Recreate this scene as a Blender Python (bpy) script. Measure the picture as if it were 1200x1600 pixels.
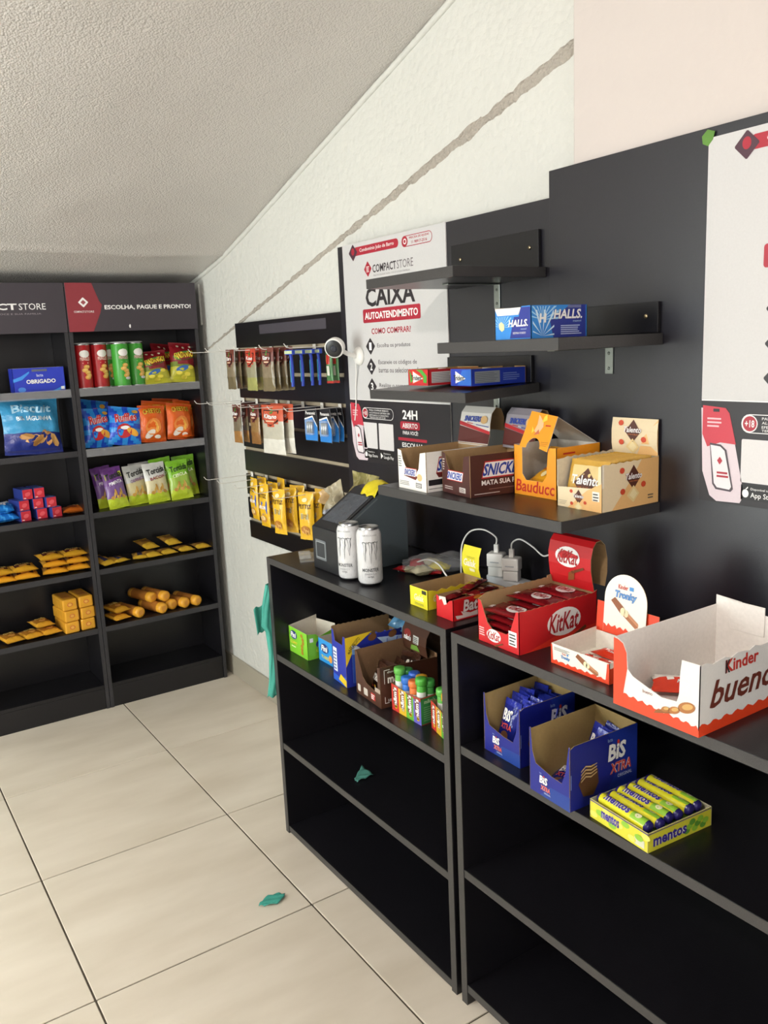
import bpy, math, random
from mathutils import Vector, Matrix, noise
random.seed(7)
SC = bpy.context.scene
for o in list(bpy.data.objects): bpy.data.objects.remove(o)
COL = SC.collection
PI = math.pi
V3 = Vector

# ------------------------------------------------------------------ camera
cd = bpy.data.cameras.new('camera'); cam = bpy.data.objects.new('camera', cd); COL.objects.link(cam)
cd.sensor_fit = 'VERTICAL'; cd.sensor_height = 32.0; cd.sensor_width = 24.0
cd.lens = 1328.38 / 1600 * 32.0
cd.clip_start = 0.02
_f = V3((math.sin(.57823) * math.cos(-.19327), math.cos(.57823) * math.cos(-.19327), math.sin(-.19327)))
_r = V3((math.cos(.57823), -math.sin(.57823), 0)); _u = _r.cross(_f)
_ro = -.04535
r2 = _r * math.cos(_ro) + _u * math.sin(_ro); u2 = -_r * math.sin(_ro) + _u * math.cos(_ro)
m = Matrix(((r2.x, u2.x, -_f.x, 0), (r2.y, u2.y, -_f.y, 0), (r2.z, u2.z, -_f.z, 0), (0, 0, 0, 1)))
m.translation = V3((-1.522, -3.806, 1.55))
cam.matrix_world = m
SC.camera = cam

# ------------------------------------------------------------------ world, lights, exposure
SC.view_settings.view_transform = 'Standard'; SC.view_settings.look = 'None'
SC.view_settings.gamma = 1; SC.view_settings.use_curve_mapping = False
SC.view_settings.exposure = 0.60
w = bpy.data.worlds.new('world'); SC.world = w; w.use_nodes = True
w.node_tree.nodes['Background'].inputs[0].default_value = (.75, .8, .82, 1)
w.node_tree.nodes['Background'].inputs[1].default_value = 0.3
def light(name, typ, loc, energy, color, size=.1, size_y=None, target=None, spread=None):
    l = bpy.data.lights.new(name, typ); l.energy = energy; l.color = color
    if typ == 'AREA':
        l.shape = 'RECTANGLE'; l.size = size; l.size_y = size_y or size
        if spread: l.spread = spread
    else: l.shadow_soft_size = size
    o = bpy.data.objects.new(name, l); COL.objects.link(o); o.location = loc
    if target is not None:
        o.rotation_euler = (V3(target) - V3(loc)).to_track_quat('-Z', 'Y').to_euler()
    return o
LAMP = V3((-2.35, -3.3, 2.5))
light('lamp_light', 'POINT', LAMP, 40, (1, .91, .86), .025)
light('daylight_left_doorway', 'AREA', (-3.3, -1.55, 1.2), 46, (.94, 1, .97), 1.1, 1.7, target=(0, -.7, 1.0))
light('rear_fill_light', 'AREA', (-2.0, -6.5, 1.5), 26, (1, .97, .94), 1.8, 1.7, target=(-.9, -1.5, .6))  # added fill from behind the camera, lifts the box sides that face it

# ------------------------------------------------------------------ materials
def lin(h):
    h = h.lstrip('#'); out = []
    for i in (0, 2, 4):
        c = int(h[i:i + 2], 16) / 255
        out.append(c / 12.92 if c <= .04045 else ((c + .055) / 1.055) ** 2.4)
    return (*out, 1)
MC = {}
def M(h, kind='print'):
    """procedural materials keyed by colour and kind"""
    k = (h, kind)
    if k in MC: return MC[k]
    mt = bpy.data.materials.new(kind + '_' + h); mt.use_nodes = True
    nt = mt.node_tree; N = nt.nodes; L = nt.links; b = N['Principled BSDF']
    P = dict(print=(.45, 0, 250, .05, .0), card=(.8, 0, 160, .10, .05), foil=(.24, 0, 38, .14, .75), plastic=(.35, 0, 90, .04, .02),
             metal=(.28, 1, 120, .06, .02), laminate=(.31, 0, 420, .35, .06), edge=(.42, 0, 420, .30, .08), matte=(.85, 0, 60, .08, .1),
             glossfoil=(.16, .0, 50, .12, .8), cloth=(.7, 0, 30, .12, .3))
    rough, metal, scale, var, bump = P[kind]
    b.inputs['Roughness'].default_value = rough; b.inputs['Metallic'].default_value = metal
    tc = N.new('ShaderNodeTexCoord'); nz = N.new('ShaderNodeTexNoise'); nz.inputs['Scale'].default_value = scale
    nz.inputs['Detail'].default_value = 4
    L.new(tc.outputs['Object'], nz.inputs['Vector'])
    if kind == 'laminate': b.inputs['IOR'].default_value = 1.62 if h == '1b1a22' else 1.48
    c = lin(h); mx = N.new('ShaderNodeMix'); mx.data_type = 'RGBA'
    mx.inputs[6].default_value = (*[x * (1 - var) for x in c[:3]], 1); mx.inputs[7].default_value = (*[min(1, x * (1 + var) + .002 * var) for x in c[:3]], 1)
    L.new(nz.outputs['Fac'], mx.inputs[0]); L.new(mx.outputs[2], b.inputs['Base Color'])
    if bump:
        bp = N.new('ShaderNodeBump'); bp.inputs['Strength'].default_value = bump; bp.inputs['Distance'].default_value = .004
        L.new(nz.outputs['Fac'], bp.inputs['Height']); L.new(bp.outputs[0], b.inputs['Normal'])
    MC[k] = mt; return mt
def clear(h='ffffff', rough=.08, alpha=.35, key='clear'):
    k = (h, key, alpha)
    if k in MC: return MC[k]
    mt = bpy.data.materials.new(key + '_plastic'); mt.use_nodes = True
    nt = mt.node_tree; N = nt.nodes; b = N['Principled BSDF']
    b.inputs['Base Color'].default_value = lin(h); b.inputs['Roughness'].default_value = rough
    b.inputs['Alpha'].default_value = alpha
    nz = N.new('ShaderNodeTexNoise'); nz.inputs['Scale'].default_value = 50
    bp = N.new('ShaderNodeBump'); bp.inputs['Strength'].default_value = .25; bp.inputs['Distance'].default_value = .004
    nt.links.new(nz.outputs['Fac'], bp.inputs['Height']); nt.links.new(bp.outputs[0], b.inputs['Normal'])
    MC[k] = mt; return mt
def plaster(name, h1, h2, scale, strength, rough=.7, dist=.01):
    mt = bpy.data.materials.new(name); mt.use_nodes = True
    nt = mt.node_tree; N = nt.nodes; L = nt.links; b = N['Principled BSDF']; b.inputs['Roughness'].default_value = rough
    tc = N.new('ShaderNodeTexCoord')
    n1 = N.new('ShaderNodeTexNoise'); n1.inputs['Scale'].default_value = scale; n1.inputs['Detail'].default_value = 5; n1.inputs['Roughness'].default_value = .6
    n2 = N.new('ShaderNodeTexNoise'); n2.inputs['Scale'].default_value = 2.2; n2.inputs['Detail'].default_value = 3
    n3 = N.new('ShaderNodeTexVoronoi'); n3.inputs['Scale'].default_value = scale * 1.7
    for n in (n1, n2, n3): L.new(tc.outputs['Object'], n.inputs['Vector'])
    mx = N.new('ShaderNodeMix'); mx.data_type = 'RGBA'; mx.inputs[6].default_value = lin(h1); mx.inputs[7].default_value = lin(h2)
    L.new(n2.outputs['Fac'], mx.inputs[0]); L.new(mx.outputs[2], b.inputs['Base Color'])
    ad = N.new('ShaderNodeMath'); ad.operation = 'MULTIPLY_ADD'; ad.inputs[1].default_value = -.6
    L.new(n3.outputs['Distance'], ad.inputs[0]); L.new(n1.outputs['Fac'], ad.inputs[2])
    bp = N.new('ShaderNodeBump'); bp.inputs['Strength'].default_value = strength; bp.inputs['Distance'].default_value = dist
    L.new(ad.outputs[0], bp.inputs['Height']); L.new(bp.outputs[0], b.inputs['Normal'])
    return mt
def tile_material():
    mt = bpy.data.materials.new('porcelain_tile'); mt.use_nodes = True
    nt = mt.node_tree; N = nt.nodes; L = nt.links; b = N['Principled BSDF']
    tc = N.new('ShaderNodeTexCoord'); mp = N.new('ShaderNodeMapping'); mp.inputs['Scale'].default_value = (1, 3.5, 1); mp.inputs['Rotation'].default_value = (0, 0, .5)
    oi = N.new('ShaderNodeObjectInfo'); va = N.new('ShaderNodeVectorMath'); va.operation = 'ADD'
    cm = N.new('ShaderNodeVectorMath'); cm.operation = 'SCALE'; cm.inputs[3].default_value = 7
    L.new(oi.outputs['Location'], cm.inputs[0]); L.new(tc.outputs['Object'], va.inputs[0]); L.new(cm.outputs[0], va.inputs[1]); L.new(va.outputs[0], mp.inputs[0])
    n = N.new('ShaderNodeTexNoise'); n.inputs['Scale'].default_value = 2.4; n.inputs['Detail'].default_value = 6
    n2 = N.new('ShaderNodeTexNoise'); n2.inputs['Scale'].default_value = 60; n2.inputs['Detail'].default_value = 3
    L.new(mp.outputs[0], n.inputs[0]); L.new(tc.outputs['Object'], n2.inputs[0])
    cr = N.new('ShaderNodeValToRGB'); cr.color_ramp.elements[0].position = .3; cr.color_ramp.elements[0].color = lin('cfc4b2')
    cr.color_ramp.elements[1].position = .72; cr.color_ramp.elements[1].color = lin('e0d6c6')
    L.new(n.outputs['Fac'], cr.inputs[0]); L.new(cr.outputs[0], b.inputs['Base Color'])
    mr = N.new('ShaderNodeMapRange'); mr.inputs[3].default_value = .34; mr.inputs[4].default_value = .5
    L.new(n.outputs['Fac'], mr.inputs[0]); L.new(mr.outputs[0], b.inputs['Roughness'])
    bp = N.new('ShaderNodeBump'); bp.inputs['Strength'].default_value = .05; bp.inputs['Distance'].default_value = .002
    L.new(n2.outputs['Fac'], bp.inputs['Height']); L.new(bp.outputs[0], b.inputs['Normal'])
    return mt

BLK = M('131216', 'laminate'); PANEL = M('1b1a22', 'laminate'); EDGE = M('383636', 'edge'); KRAFT = M('a5875f', 'card'); WHITE = M('eeeae4', 'print')

# ------------------------------------------------------------------ mesh builder
TXT = {}
def text_geo(s, bold):
    k = (s, bold)
    if k not in TXT:
        c = bpy.data.curves.new('t', 'FONT'); c.body = s; c.size = 1; c.resolution_u = 2; c.offset = bold * .62; c.fill_mode = 'FRONT'
        o = bpy.data.objects.new('t', c); COL.objects.link(o)
        dg = bpy.context.evaluated_depsgraph_get(); dg.update()
        me = o.evaluated_get(dg).to_mesh()
        vs = [(v.co.x, v.co.y) for v in me.vertices]; fs = [tuple(p.vertices) for p in me.polygons]
        o.evaluated_get(dg).to_mesh_clear(); bpy.data.objects.remove(o); bpy.data.curves.remove(c)
        TXT[k] = (vs, fs)
    return TXT[k]
ORD = ['first', 'second', 'third', 'fourth', 'fifth', 'sixth', 'seventh', 'eighth', 'ninth', 'tenth', 'eleventh', 'twelfth']
def FR(O, U, W):
    O, U, W = V3(O), V3(U).normalized(), V3(W).normalized(); n = U.cross(W)
    def f(u, v, off=0): return O + U * u + W * v + n * off
    return f
class MB:
    def __init__(s): s.v = []; s.f = []; s.m = []; s.mats = []; s.sm = []
    def mi(s, mt):
        if mt not in s.mats: s.mats.append(mt)
        return s.mats.index(mt)
    def add(s, vs, fs, mt, smooth=False):
        b = len(s.v); s.v += [tuple(x) for x in vs]
        i = s.mi(mt) if not isinstance(mt, list) else None
        for k, f in enumerate(fs):
            s.f.append(tuple(b + j for j in f)); s.m.append(i if i is not None else s.mi(mt[k])); s.sm.append(smooth)
        return s
    def box(s, a, b, mt, X=None):
        x0, y0, z0 = a; x1, y1, z1 = b
        vs = [V3(p) for p in ((x0, y0, z0), (x1, y0, z0), (x1, y1, z0), (x0, y1, z0), (x0, y0, z1), (x1, y0, z1), (x1, y1, z1), (x0, y1, z1))]
        if X is not None: vs = [X @ p for p in vs]
        return s.add(vs, [(0, 3, 2, 1), (4, 5, 6, 7), (0, 1, 5, 4), (1, 2, 6, 5), (2, 3, 7, 6), (3, 0, 4, 7)], mt)
    def sheet(s, pts, fr, t, mo, mi_=None, rim=None):
        n = len(pts); vs = [fr(u, v, 0) for u, v in pts] + [fr(u, v, -t) for u, v in pts]
        mi_ = mi_ or mo; rim = rim or mi_
        fs = [tuple(range(n)), tuple(range(2 * n - 1, n - 1, -1))] + [((i + 1) % n, i, n + i, n + (i + 1) % n) for i in range(n)]
        return s.add(vs, fs, [mo, mi_] + [rim] * n)
    def poly(s, pts, fr, mt, off=.0004): return s.add([fr(u, v, off) for u, v in pts], [tuple(range(len(pts)))], mt)
    def rect(s, u0, v0, u1, v1, fr, mt, off=.0004): return s.poly([(u0, v0), (u1, v0), (u1, v1), (u0, v1)], fr, mt, off)
    def rrect(s, u0, v0, u1, v1, rr, fr, mt, off=.0004):
        pts = []
        for cx, cy, a in ((u1 - rr, v0 + rr, -90), (u1 - rr, v1 - rr, 0), (u0 + rr, v1 - rr, 90), (u0 + rr, v0 + rr, 180)):
            for k in range(5):
                t = math.radians(a + k * 22.5); pts.append((cx + rr * math.cos(t), cy + rr * math.sin(t)))
        return s.poly(pts, fr, mt, off)
    def ell(s, cu, cv, a, b, fr, mt, off=.0004, n=20, rot=0):
        c_, s_ = math.cos(rot), math.sin(rot)
        pts = [(cu + a * math.cos(t) * c_ - b * math.sin(t) * s_, cv + a * math.cos(t) * s_ + b * math.sin(t) * c_) for t in [2 * PI * i / n for i in range(n)]]
        return s.poly(pts, fr, mt, off)
    def text(s, st, u0, v0, u1, v1, fr, mt, off=.0008, bold=.0, shear=0, rot=0, arch=0):
        vs, fs = text_geo(st, bold)
        if not vs: return s
        xa = min(v[0] for v in vs); xb = max(v[0] for v in vs); ya = min(v[1] for v in vs); yb = max(v[1] for v in vs)
        out = []; cu, cv = (u0 + u1) / 2, (v0 + v1) / 2
        for x, y in vs:
            a = (x - xa) / (xb - xa); b = (y - ya) / max(yb - ya, 1e-6)
            u = u0 + a * (u1 - u0) + shear * (b - .5) * (v1 - v0); v = v0 + b * (v1 - v0) + arch * (1 - (2 * a - 1) ** 2) * (v1 - v0)
            if rot:
                du, dv = u - cu, v - cv; u = cu + du * math.cos(rot) - dv * math.sin(rot); v = cv + du * math.sin(rot) + dv * math.cos(rot)
            out.append(fr(u, v, off))
        return s.add(out, fs, mt)
    def lines(s, u0, v0, u1, v1, n, fr, mt, off=.0006, fill=.45):
        h = (v1 - v0) / n
        for i in range(n):
            e = u1 - (u1 - u0) * random.random() * .25
            s.rect(u0, v0 + i * h, e, v0 + i * h + h * fill, fr, mt, off)
        return s
    def tube(s, pts, r, mt, seg=8):
        pts = [V3(p) for p in pts]; rings = []; up = None
        for i, p in enumerate(pts):
            d = (pts[min(i + 1, len(pts) - 1)] - pts[max(i - 1, 0)]).normalized()
            if up is None: up = V3((0, 0, 1)) if abs(d.z) < .9 else V3((1, 0, 0))
            a = d.cross(up).normalized(); b = a.cross(d).normalized(); up = b
            rings.append([p + (a * math.cos(2 * PI * k / seg) + b * math.sin(2 * PI * k / seg)) * r for k in range(seg)])
        vs = [q for R_ in rings for q in R_]; fs = []
        for i in range(len(pts) - 1):
            for k in range(seg):
                fs.append((i * seg + k, i * seg + (k + 1) % seg, (i + 1) * seg + (k + 1) % seg, (i + 1) * seg + k))
        s.add(vs, fs, mt, True)
        n = (len(pts) - 1) * seg
        return s.add(vs, [tuple(range(seg))[::-1], tuple(n + k for k in range(seg))], mt)
    def lathe(s, prof, mt, seg=24, c=(0, 0, 0), X=None, smooth=True, cap=True):
        vs = []; fs = []; ms = []
        for r, z in prof:
            for k in range(seg):
                a = 2 * PI * k / seg; p = V3((c[0] + r * math.cos(a), c[1] + r * math.sin(a), c[2] + z)); vs.append(X @ p if X is not None else p)
        for i in range(len(prof) - 1):
            for k in range(seg):
                fs.append((i * seg + k, i * seg + (k + 1) % seg, (i + 1) * seg + (k + 1) % seg, (i + 1) * seg + k)); ms.append(mt[i] if isinstance(mt, list) else mt)
        if not cap: return s.add(vs, fs, ms, smooth)
        fs.append(tuple(range(seg))[::-1]); ms.append(mt[0] if isinstance(mt, list) else mt)
        n = (len(prof) - 1) * seg; fs.append(tuple(n + k for k in range(seg))); ms.append(mt[-1] if isinstance(mt, list) else mt)
        return s.add(vs, fs, ms, smooth)
    def grid(s, f, nu, nv, mt, smooth=True, mf=None, flip=False):
        vs = [f(i / nu, j / nv) for j in range(nv + 1) for i in range(nu + 1)]; fs = []; ms = []
        for j in range(nv):
            for i in range(nu):
                q = (j * (nu + 1) + i, j * (nu + 1) + i + 1, (j + 1) * (nu + 1) + i + 1, (j + 1) * (nu + 1) + i)
                fs.append(q[::-1] if flip else q); ms.append(mf((i + .5) / nu, (j + .5) / nv) if mf else mt)
        return s.add(vs, fs, ms, smooth)
    def build(s, name, parent=None, loc=(0, 0, 0), rot=(0, 0, 0), bevel=0, solid=0):
        me = bpy.data.meshes.new(name); me.from_pydata(s.v, [], s.f)
        for mt in s.mats: me.materials.append(mt)
        me.polygons.foreach_set('material_index', s.m); me.polygons.foreach_set('use_smooth', s.sm); me.update()
        o = bpy.data.objects.new(name, me); COL.objects.link(o); o.location = loc; o.rotation_euler = rot
        if parent is not None: o.parent = parent
        if bevel:
            b = o.modifiers.new('bevel', 'BEVEL'); b.width = bevel; b.segments = 2; b.limit_method = 'ANGLE'
        if solid:
            b = o.modifiers.new('solid', 'SOLIDIFY'); b.thickness = solid
        return o
def tag(o, label, cat, group=None, kind=None):
    o['label'] = label; o['category'] = cat
    if group: o['group'] = group
    if kind: o['kind'] = kind
    return o
def thing(name, label, cat, loc=(0, 0, 0), rot=(0, 0, 0), group=None):
    o = bpy.data.objects.new(name, None); COL.objects.link(o); o.empty_display_size = .03
    o.location = loc; o.rotation_euler = rot
    return tag(o, label, cat, group)
def struct(o): o['kind'] = 'structure'; return o
def copy_tree(o, parent=None):
    c = o.copy(); COL.objects.link(c); c.parent = parent
    for ch in list(o.children): copy_tree(ch, c)
    return c
def dup(o, loc, rot, label, group=None):
    c = copy_tree(o); c.location = loc; c.rotation_euler = rot; c['label'] = label
    if group: c['group'] = group
    return c

# ================================================================== the setting
PW = plaster('wall_plaster', 'd0d0ca', 'd8d8d2', 30, .45)
PW2 = plaster('pillar_plaster', 'cdc4bf', 'd2c9c4', 30, .12)
PCl = plaster('ceiling_plaster', 'cdc8c3', 'd3cec9', 95, .42, .34, .012)
GROUT = plaster('grout', '3f382f', '564d41', 90, .3)
TILE = tile_material()
BASEB = plaster('baseboard_tile', 'a39c8c', 'aba494', 20, .05, .4)
XL, YF = -3.1, -6.6
# floor slab with single tiles
fl = struct(MB().box((XL - .1, YF - .1, -.1), (.15, .35, -.004), GROUT).build('floor'))
tm = None
for i in range(-6, 3):
    for j in range(-11, 3):
        x0 = -.554 + .607 * i; y0 = -.655 + .6 * j
        xa, xb, ya, yb = max(x0 + .0025, XL), min(x0 + .6045, 0.0), max(y0 + .0025, YF), min(y0 + .5975, .17)
        if xb - xa < .02 or yb - ya < .02: continue
        w_, d_ = xb - xa, yb - ya
        full = abs(w_ - .602) < .001 and abs(d_ - .595) < .001
        if full and tm:
            o = bpy.data.objects.new('tile', tm); COL.objects.link(o); o.parent = fl
            bv = o.modifiers.new('bevel', 'BEVEL'); bv.width = .0015; bv.segments = 1
        else:
            o = MB().box((-w_ / 2, -d_ / 2, -.012), (w_ / 2, d_ / 2, 0), TILE).build('tile', fl, bevel=.0015)
            if full: tm = o.data
        o.location = ((xa + xb) / 2, (ya + yb) / 2, random.uniform(-.0006, .0004))
# walls
def slab(name, a, b, mt): return struct(MB().box(a, b, mt).build(name))
slab('wall_right', (0, YF, 0), (.12, .3, 3.0), PW)
slab('wall_back', (XL, .17, 0), (0, .3, 3.0), PW)
slab('wall_left', (XL - .12, -.9, 0), (XL, .3, 3.0), PW)
# the doorway in the left wall, beyond the frame
slab('trim_7', (XL - .12, YF, 0), (XL, -2.2, 3.0), PW)
slab('trim_8', (XL - .12, -2.2, 2.1), (XL, -.9, 3.0), PW)
# wall behind the camera with an opening made up for the added rear fill light
slab('wall_front', (XL, YF - .12, 0), (-2.9, YF, 3.0), PW)
slab('trim_3', (-.9, YF - .12, 0), (0, YF, 3.0), PW)
slab('trim_4', (-2.9, YF - .12, 2.6), (-.9, YF, 3.0), PW)
# pilaster that stands a little proud of the right wall
o = struct(MB().box((-.03, YF, 0), (0.0, -2.363, 3.0), PW2).build('trim_1', bevel=.004))
# sloping ceiling under the stairs, built with a gentle uneven surface
prof = [(.30, 1.835), (.12, 1.868), (-.30, 1.952), (-.42, 1.985), (-1.89, 2.425), (-2.9, 2.73), (-3.2, 2.82), (YF, 2.82)]
def czat(y):
    for (a, za), (b, zb) in zip(prof, prof[1:]):
        if b <= y <= a: return za + (zb - za) * (a - y) / (a - b)
    return prof[-1][1]
def cf(u, v):
    y = .30 + (YF - .30) * (v ** 2.1); x = XL + (.02 - XL) * u
    z = czat(y) + (.010 * noise.noise(V3((x * 1.5, y * 1.5, 0))) + .004 * noise.noise(V3((x * 6, y * 6, 3))) - .010 * math.exp(-((y + .33 + .01 * math.sin(x * 5)) / .012) ** 2)) * min(1, (y - YF) * .5)
    return V3((x, y, z))
mb = MB(); mb.grid(cf, 80, 190, PCl)
mb.box((XL, YF, 2.87), (.02, .3, 3.0), PCl)
struct(mb.build('ceiling'))
# rounded plaster joint between ceiling and right wall
pts = []
for i in range(60):
    y = .15 - 2.6 * i / 59; pts.append((-.001 + .002 * noise.noise(V3((y * 5, 0, 0))), y, czat(y) - .010 + .003 * noise.noise(V3((y * 4, 5, 0)))))
struct(MB().tube(pts, .010, PW, 7).build('trim_2'))
# thin vertical bead left of the wall corner
pts = [(-.002, -.02 - .0 * i, 1.86 - .012 * i) for i in range(16)]
struct(MB().tube(pts, .006, PW, 6).build('trim_5'))
# rough mortar seam climbing the right wall
MORT = plaster('mortar_seam', 'a89f94', 'c2bbb0', 70, .9, .9)
mb = MB()
def seam(u, v):
    y = .06 + (-2.40 - .06) * u; z0 = 1.535 + (2.205 - 1.535) * u
    wd = (.004 + .016 * u) * (1 + .5 * noise.noise(V3((y * 14, 0, 9))))
    edge = (v - .5) * 2; k = noise.noise(V3((y * 40, v * 3, 1))) * .006
    return V3((-.0035 * (1 - edge ** 2) - .004 * max(0, noise.noise(V3((y * 45, v * 5, 7)))) + (.002 if abs(edge) > .99 else 0), y, z0 + edge * wd + k))
mb.grid(seam, 260, 6, MORT); struct(mb.build('trim_6'))
# baseboards of cut tile
mb = MB()
struct(mb.box((-.01, YF, 0), (0, .17, .098), BASEB).build('baseboard_right', bevel=.001))
struct(MB().box((XL, .16, 0), (-.01, .17, .098), BASEB).build('baseboard_back', bevel=.001))
struct(MB().box((XL, YF, 0), (XL + .01, -2.2, .098), BASEB).build('baseboard_left', bevel=.001))
# ceiling lamp above and behind the camera, a bulb under an opaque disc
lp = thing('ceiling_lamp', 'round lamp under the ceiling above the camera, out of frame', 'lamp', (LAMP.x, LAMP.y, LAMP.z))
lp['label'] = 'round pendant lamp with an opaque disc shade overhead'
tilt = Matrix.Rotation(math.atan(.15), 4, 'X') @ Matrix.Rotation(-math.atan(.16), 4, 'Y')
MB().lathe([(.30, -.026), (.303, -.026), (.303, .04), (.10, .09), (.02, .10), (.02, .095), (.10, .085), (.298, .037), (.298, -.026)], M('d8d8d4', 'plastic'), 40, (0, 0, 0), tilt, True, False).build('lamp_shade', lp)
MB().tube([(0, 0, .1), (0, 0, .28)], .006, M('d8d8d4', 'plastic')).build('rod', lp)

# ================================================================== shelving units at the back
GREYBOARD = M('2c2b2e', 'edge')
RAIL = clear('a6a6aa', .12, .32, 'rail')
def back_unit(label, x0, x1, levels, rails):
    t = thing('shelving_unit', label, 'shelf', ((x0 + x1) / 2, .03, 0)); ox, oy = (x0 + x1) / 2, .03
    def b(name, a, c, mt, bev=.001):
        return MB().box((a[0] - ox, a[1] - oy, a[2]), (c[0] - ox, c[1] - oy, c[2]), mt).build(name, t, bevel=bev)
    yf, yb = -.087, .155
    b('side_panel', (x0, yf, 0), (x0 + .016, yb, 1.845), BLK); b('side_panel', (x1 - .016, yf, 0), (x1, yb, 1.845), BLK)
    b('side_edge', (x0, yf - .001, 0), (x0 + .016, yf, 1.66), GREYBOARD, 0)
    b('side_edge', (x1 - .016, yf - .001, 0), (x1, yf, 1.66), GREYBOARD, 0)
    b('back_panel', (x0 + .016, yb - .008, .05), (x1 - .016, yb, 1.845), BLK)
    b('kick_board', (x0 + .016, yf + .004, 0), (x1 - .016, yf + .02, .096), BLK)
    b('bottom_board', (x0 + .016, yf + .004, .0965), (x1 - .016, yb - .009, .112), BLK)
    for z in levels:
        b('shelf_board', (x0 + .0165, yf + .004, z - .024), (x1 - .0165, yb - .009, z), BLK)
        b('shelf_edge', (x0 + .0165, yf, z - .024), (x1 - .0165, yf + .0035, z), GREYBOARD, 0)
    for z in rails:
        b('price_rail', (x0 + .0165, yf - .005, z - .03), (x1 - .0165, yf - .002, z + .004), RAIL, 0)
    b('top_board', (x0 + .0165, yf + .004, 1.826), (x1 - .0165, yb - .009, 1.844), BLK)
    return t
LV = [1.425, 1.168, .894, .641, .379]
UR = back_unit('tall black shelving unit in the corner, red arrow on its header', -.6135, -.049, LV, [1.425, 1.168])
UL = back_unit('tall black shelving unit cut off by the left picture edge', -1.18, -.6155, LV, [1.425])
HEAD = M('3a343b', 'print'); HEAD2 = M('443b41', 'print'); CRIM = M('8c2f38', 'print'); WT = M('f2f0ee', 'print')
def diamond(mb, u, v, a, b, fr, mt, off):
    pts = []
    for k in range(4):
        ang = PI / 2 * k; c, s = math.cos(ang), math.sin(ang); n = (-s, c)
        for q in (-.16, -.06, .06, .16):
            rr = 1 - .35 * abs(q) - (0 if abs(q) > .1 else 0)
            pts.append((u + a * (c * (1 - abs(q)) + n[0] * q), v + b * (s * (1 - abs(q)) + n[1] * q)))
    mb.poly(pts, fr, mt, off)
def header(unit, x0, x1, art):
    ox, oy = unit.location.x, unit.location.y
    h = MB().box((x0 - ox, -.0945 - oy, 1.661), (x1 - ox, -.088 - oy, 1.860), HEAD).build('header_sign', unit, bevel=.001)
    fr = FR((x0 - ox, -.0945 - oy, 1.661), (1, 0, 0), (0, 0, 1)); mb = MB(); art(mb, fr); mb.build('sign_print', h); return h
def art_r(mb, fr):
    diamond(mb, .069, .12, .021, .021, fr, WT, .0008); diamond(mb, .069, .12, .011, .010, fr, M('9a4a50'), .0012)
    mb.text('COMPACT', .028, .078, .070, .086, fr, WT, bold=.02); mb.text('STORE', .072, .078, .110, .086, fr, WT)
    mb.text('ESCOLHA, PAGUE E PRONTO!', .155, .087, .535, .108, fr, WT, bold=.045)
    mb.poly([(.253, .012), (.258, .012), (.259, .024), (.255, .028), (.251, .02)], fr, WT)
    mb.box(*[(-1, 0, 0), (-1, 0, 0)], WT) if False else None
hs = header(UR, -.6125, -.050, art_r)
MB().poly([(0.002, .001), (.10, .001), (.135, .075), (.145, .11), (.135, .125), (.11, .199), (.002, .199)], FR((-.6125 - UR.location.x, -.0945 - UR.location.y, 1.661), (1, 0, 0), (0, 0, 1)), CRIM).build('red_arrow', hs)
def art_l(mb, fr):
    mb.text('COMPACT', .10, .093, .375, .118, fr, WT, bold=.05); mb.text('STORE', .382, .093, .485, .118, fr, WT)
    mb.text('PRATICIDADE PARA VOCE E SUA FAMILIA', .13, .074, .465, .080, fr, M('9b9498'))
header(UL, -1.179, -.6165, art_l)

# ================================================================== low cabinets along the right wall
def cabinet(label, y0, y1, levels, foot):
    """y0 near, y1 far; open front facing -x"""
    t = thing('low_cabinet', label, 'cabinet', (-.22, (y0 + y1) / 2, 0)); ox, oy = -.22, (y0 + y1) / 2
    def b(name, a, c, mt, bev=.0012):
        return MB().box((a[0] - ox, a[1] - oy, a[2]), (c[0] - ox, c[1] - oy, c[2]), mt).build(name, t, bevel=bev)
    xf, xb = -.4375, -.0325; th = .02; T = .928
    b('side_panel', (xf, y0, 0), (xb, y0 + th, T - th), BLK); b('side_panel', (xf, y1 - th, 0), (xb, y1, T - th), BLK)
    for ya in (y0, y1 - th): b('edge_band', (xf - .001, ya, 0), (xf, ya + th, T - th), EDGE, 0)
    b('top_board', (xf, y0, T - th + .0005), (xb, y1, T), BLK); b('edge_band', (xf - .001, y0, T - th), (xf, y1, T - .0005), EDGE, 0)
    b('back_panel', (xb - .006, y0 + th, foot), (xb, y1 - th, T - th), BLK, 0)
    for z in levels:
        b('shelf_board', (xf + .002, y0 + th + .0005, z - th), (xb - .007, y1 - th - .0005, z), BLK); b('edge_band', (xf + .001, y0 + th, z - th), (xf + .002, y1 - th, z - .0005), EDGE, 0)
    b('bottom_board', (xf + .002, y0 + th + .0005, foot), (xb - .007, y1 - th - .0005, foot + th), BLK); b('edge_band', (xf + .001, y0 + th, foot), (xf + .002, y1 - th, foot + th), EDGE, 0)
    b('kick_board', (xf + .06, y0 + th + .001, 0), (xf + .075, y1 - th - .001, foot - .0005), BLK, 0)
    return t
cabinet('waist-high black open cabinet under the payment terminal and cans', -2.372, -1.472, [.618, .318], .006)
cabinet('waist-high black open cabinet nearest the camera, chocolate boxes on top', -3.42, -2.392, [.667, .359], .035)

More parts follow.
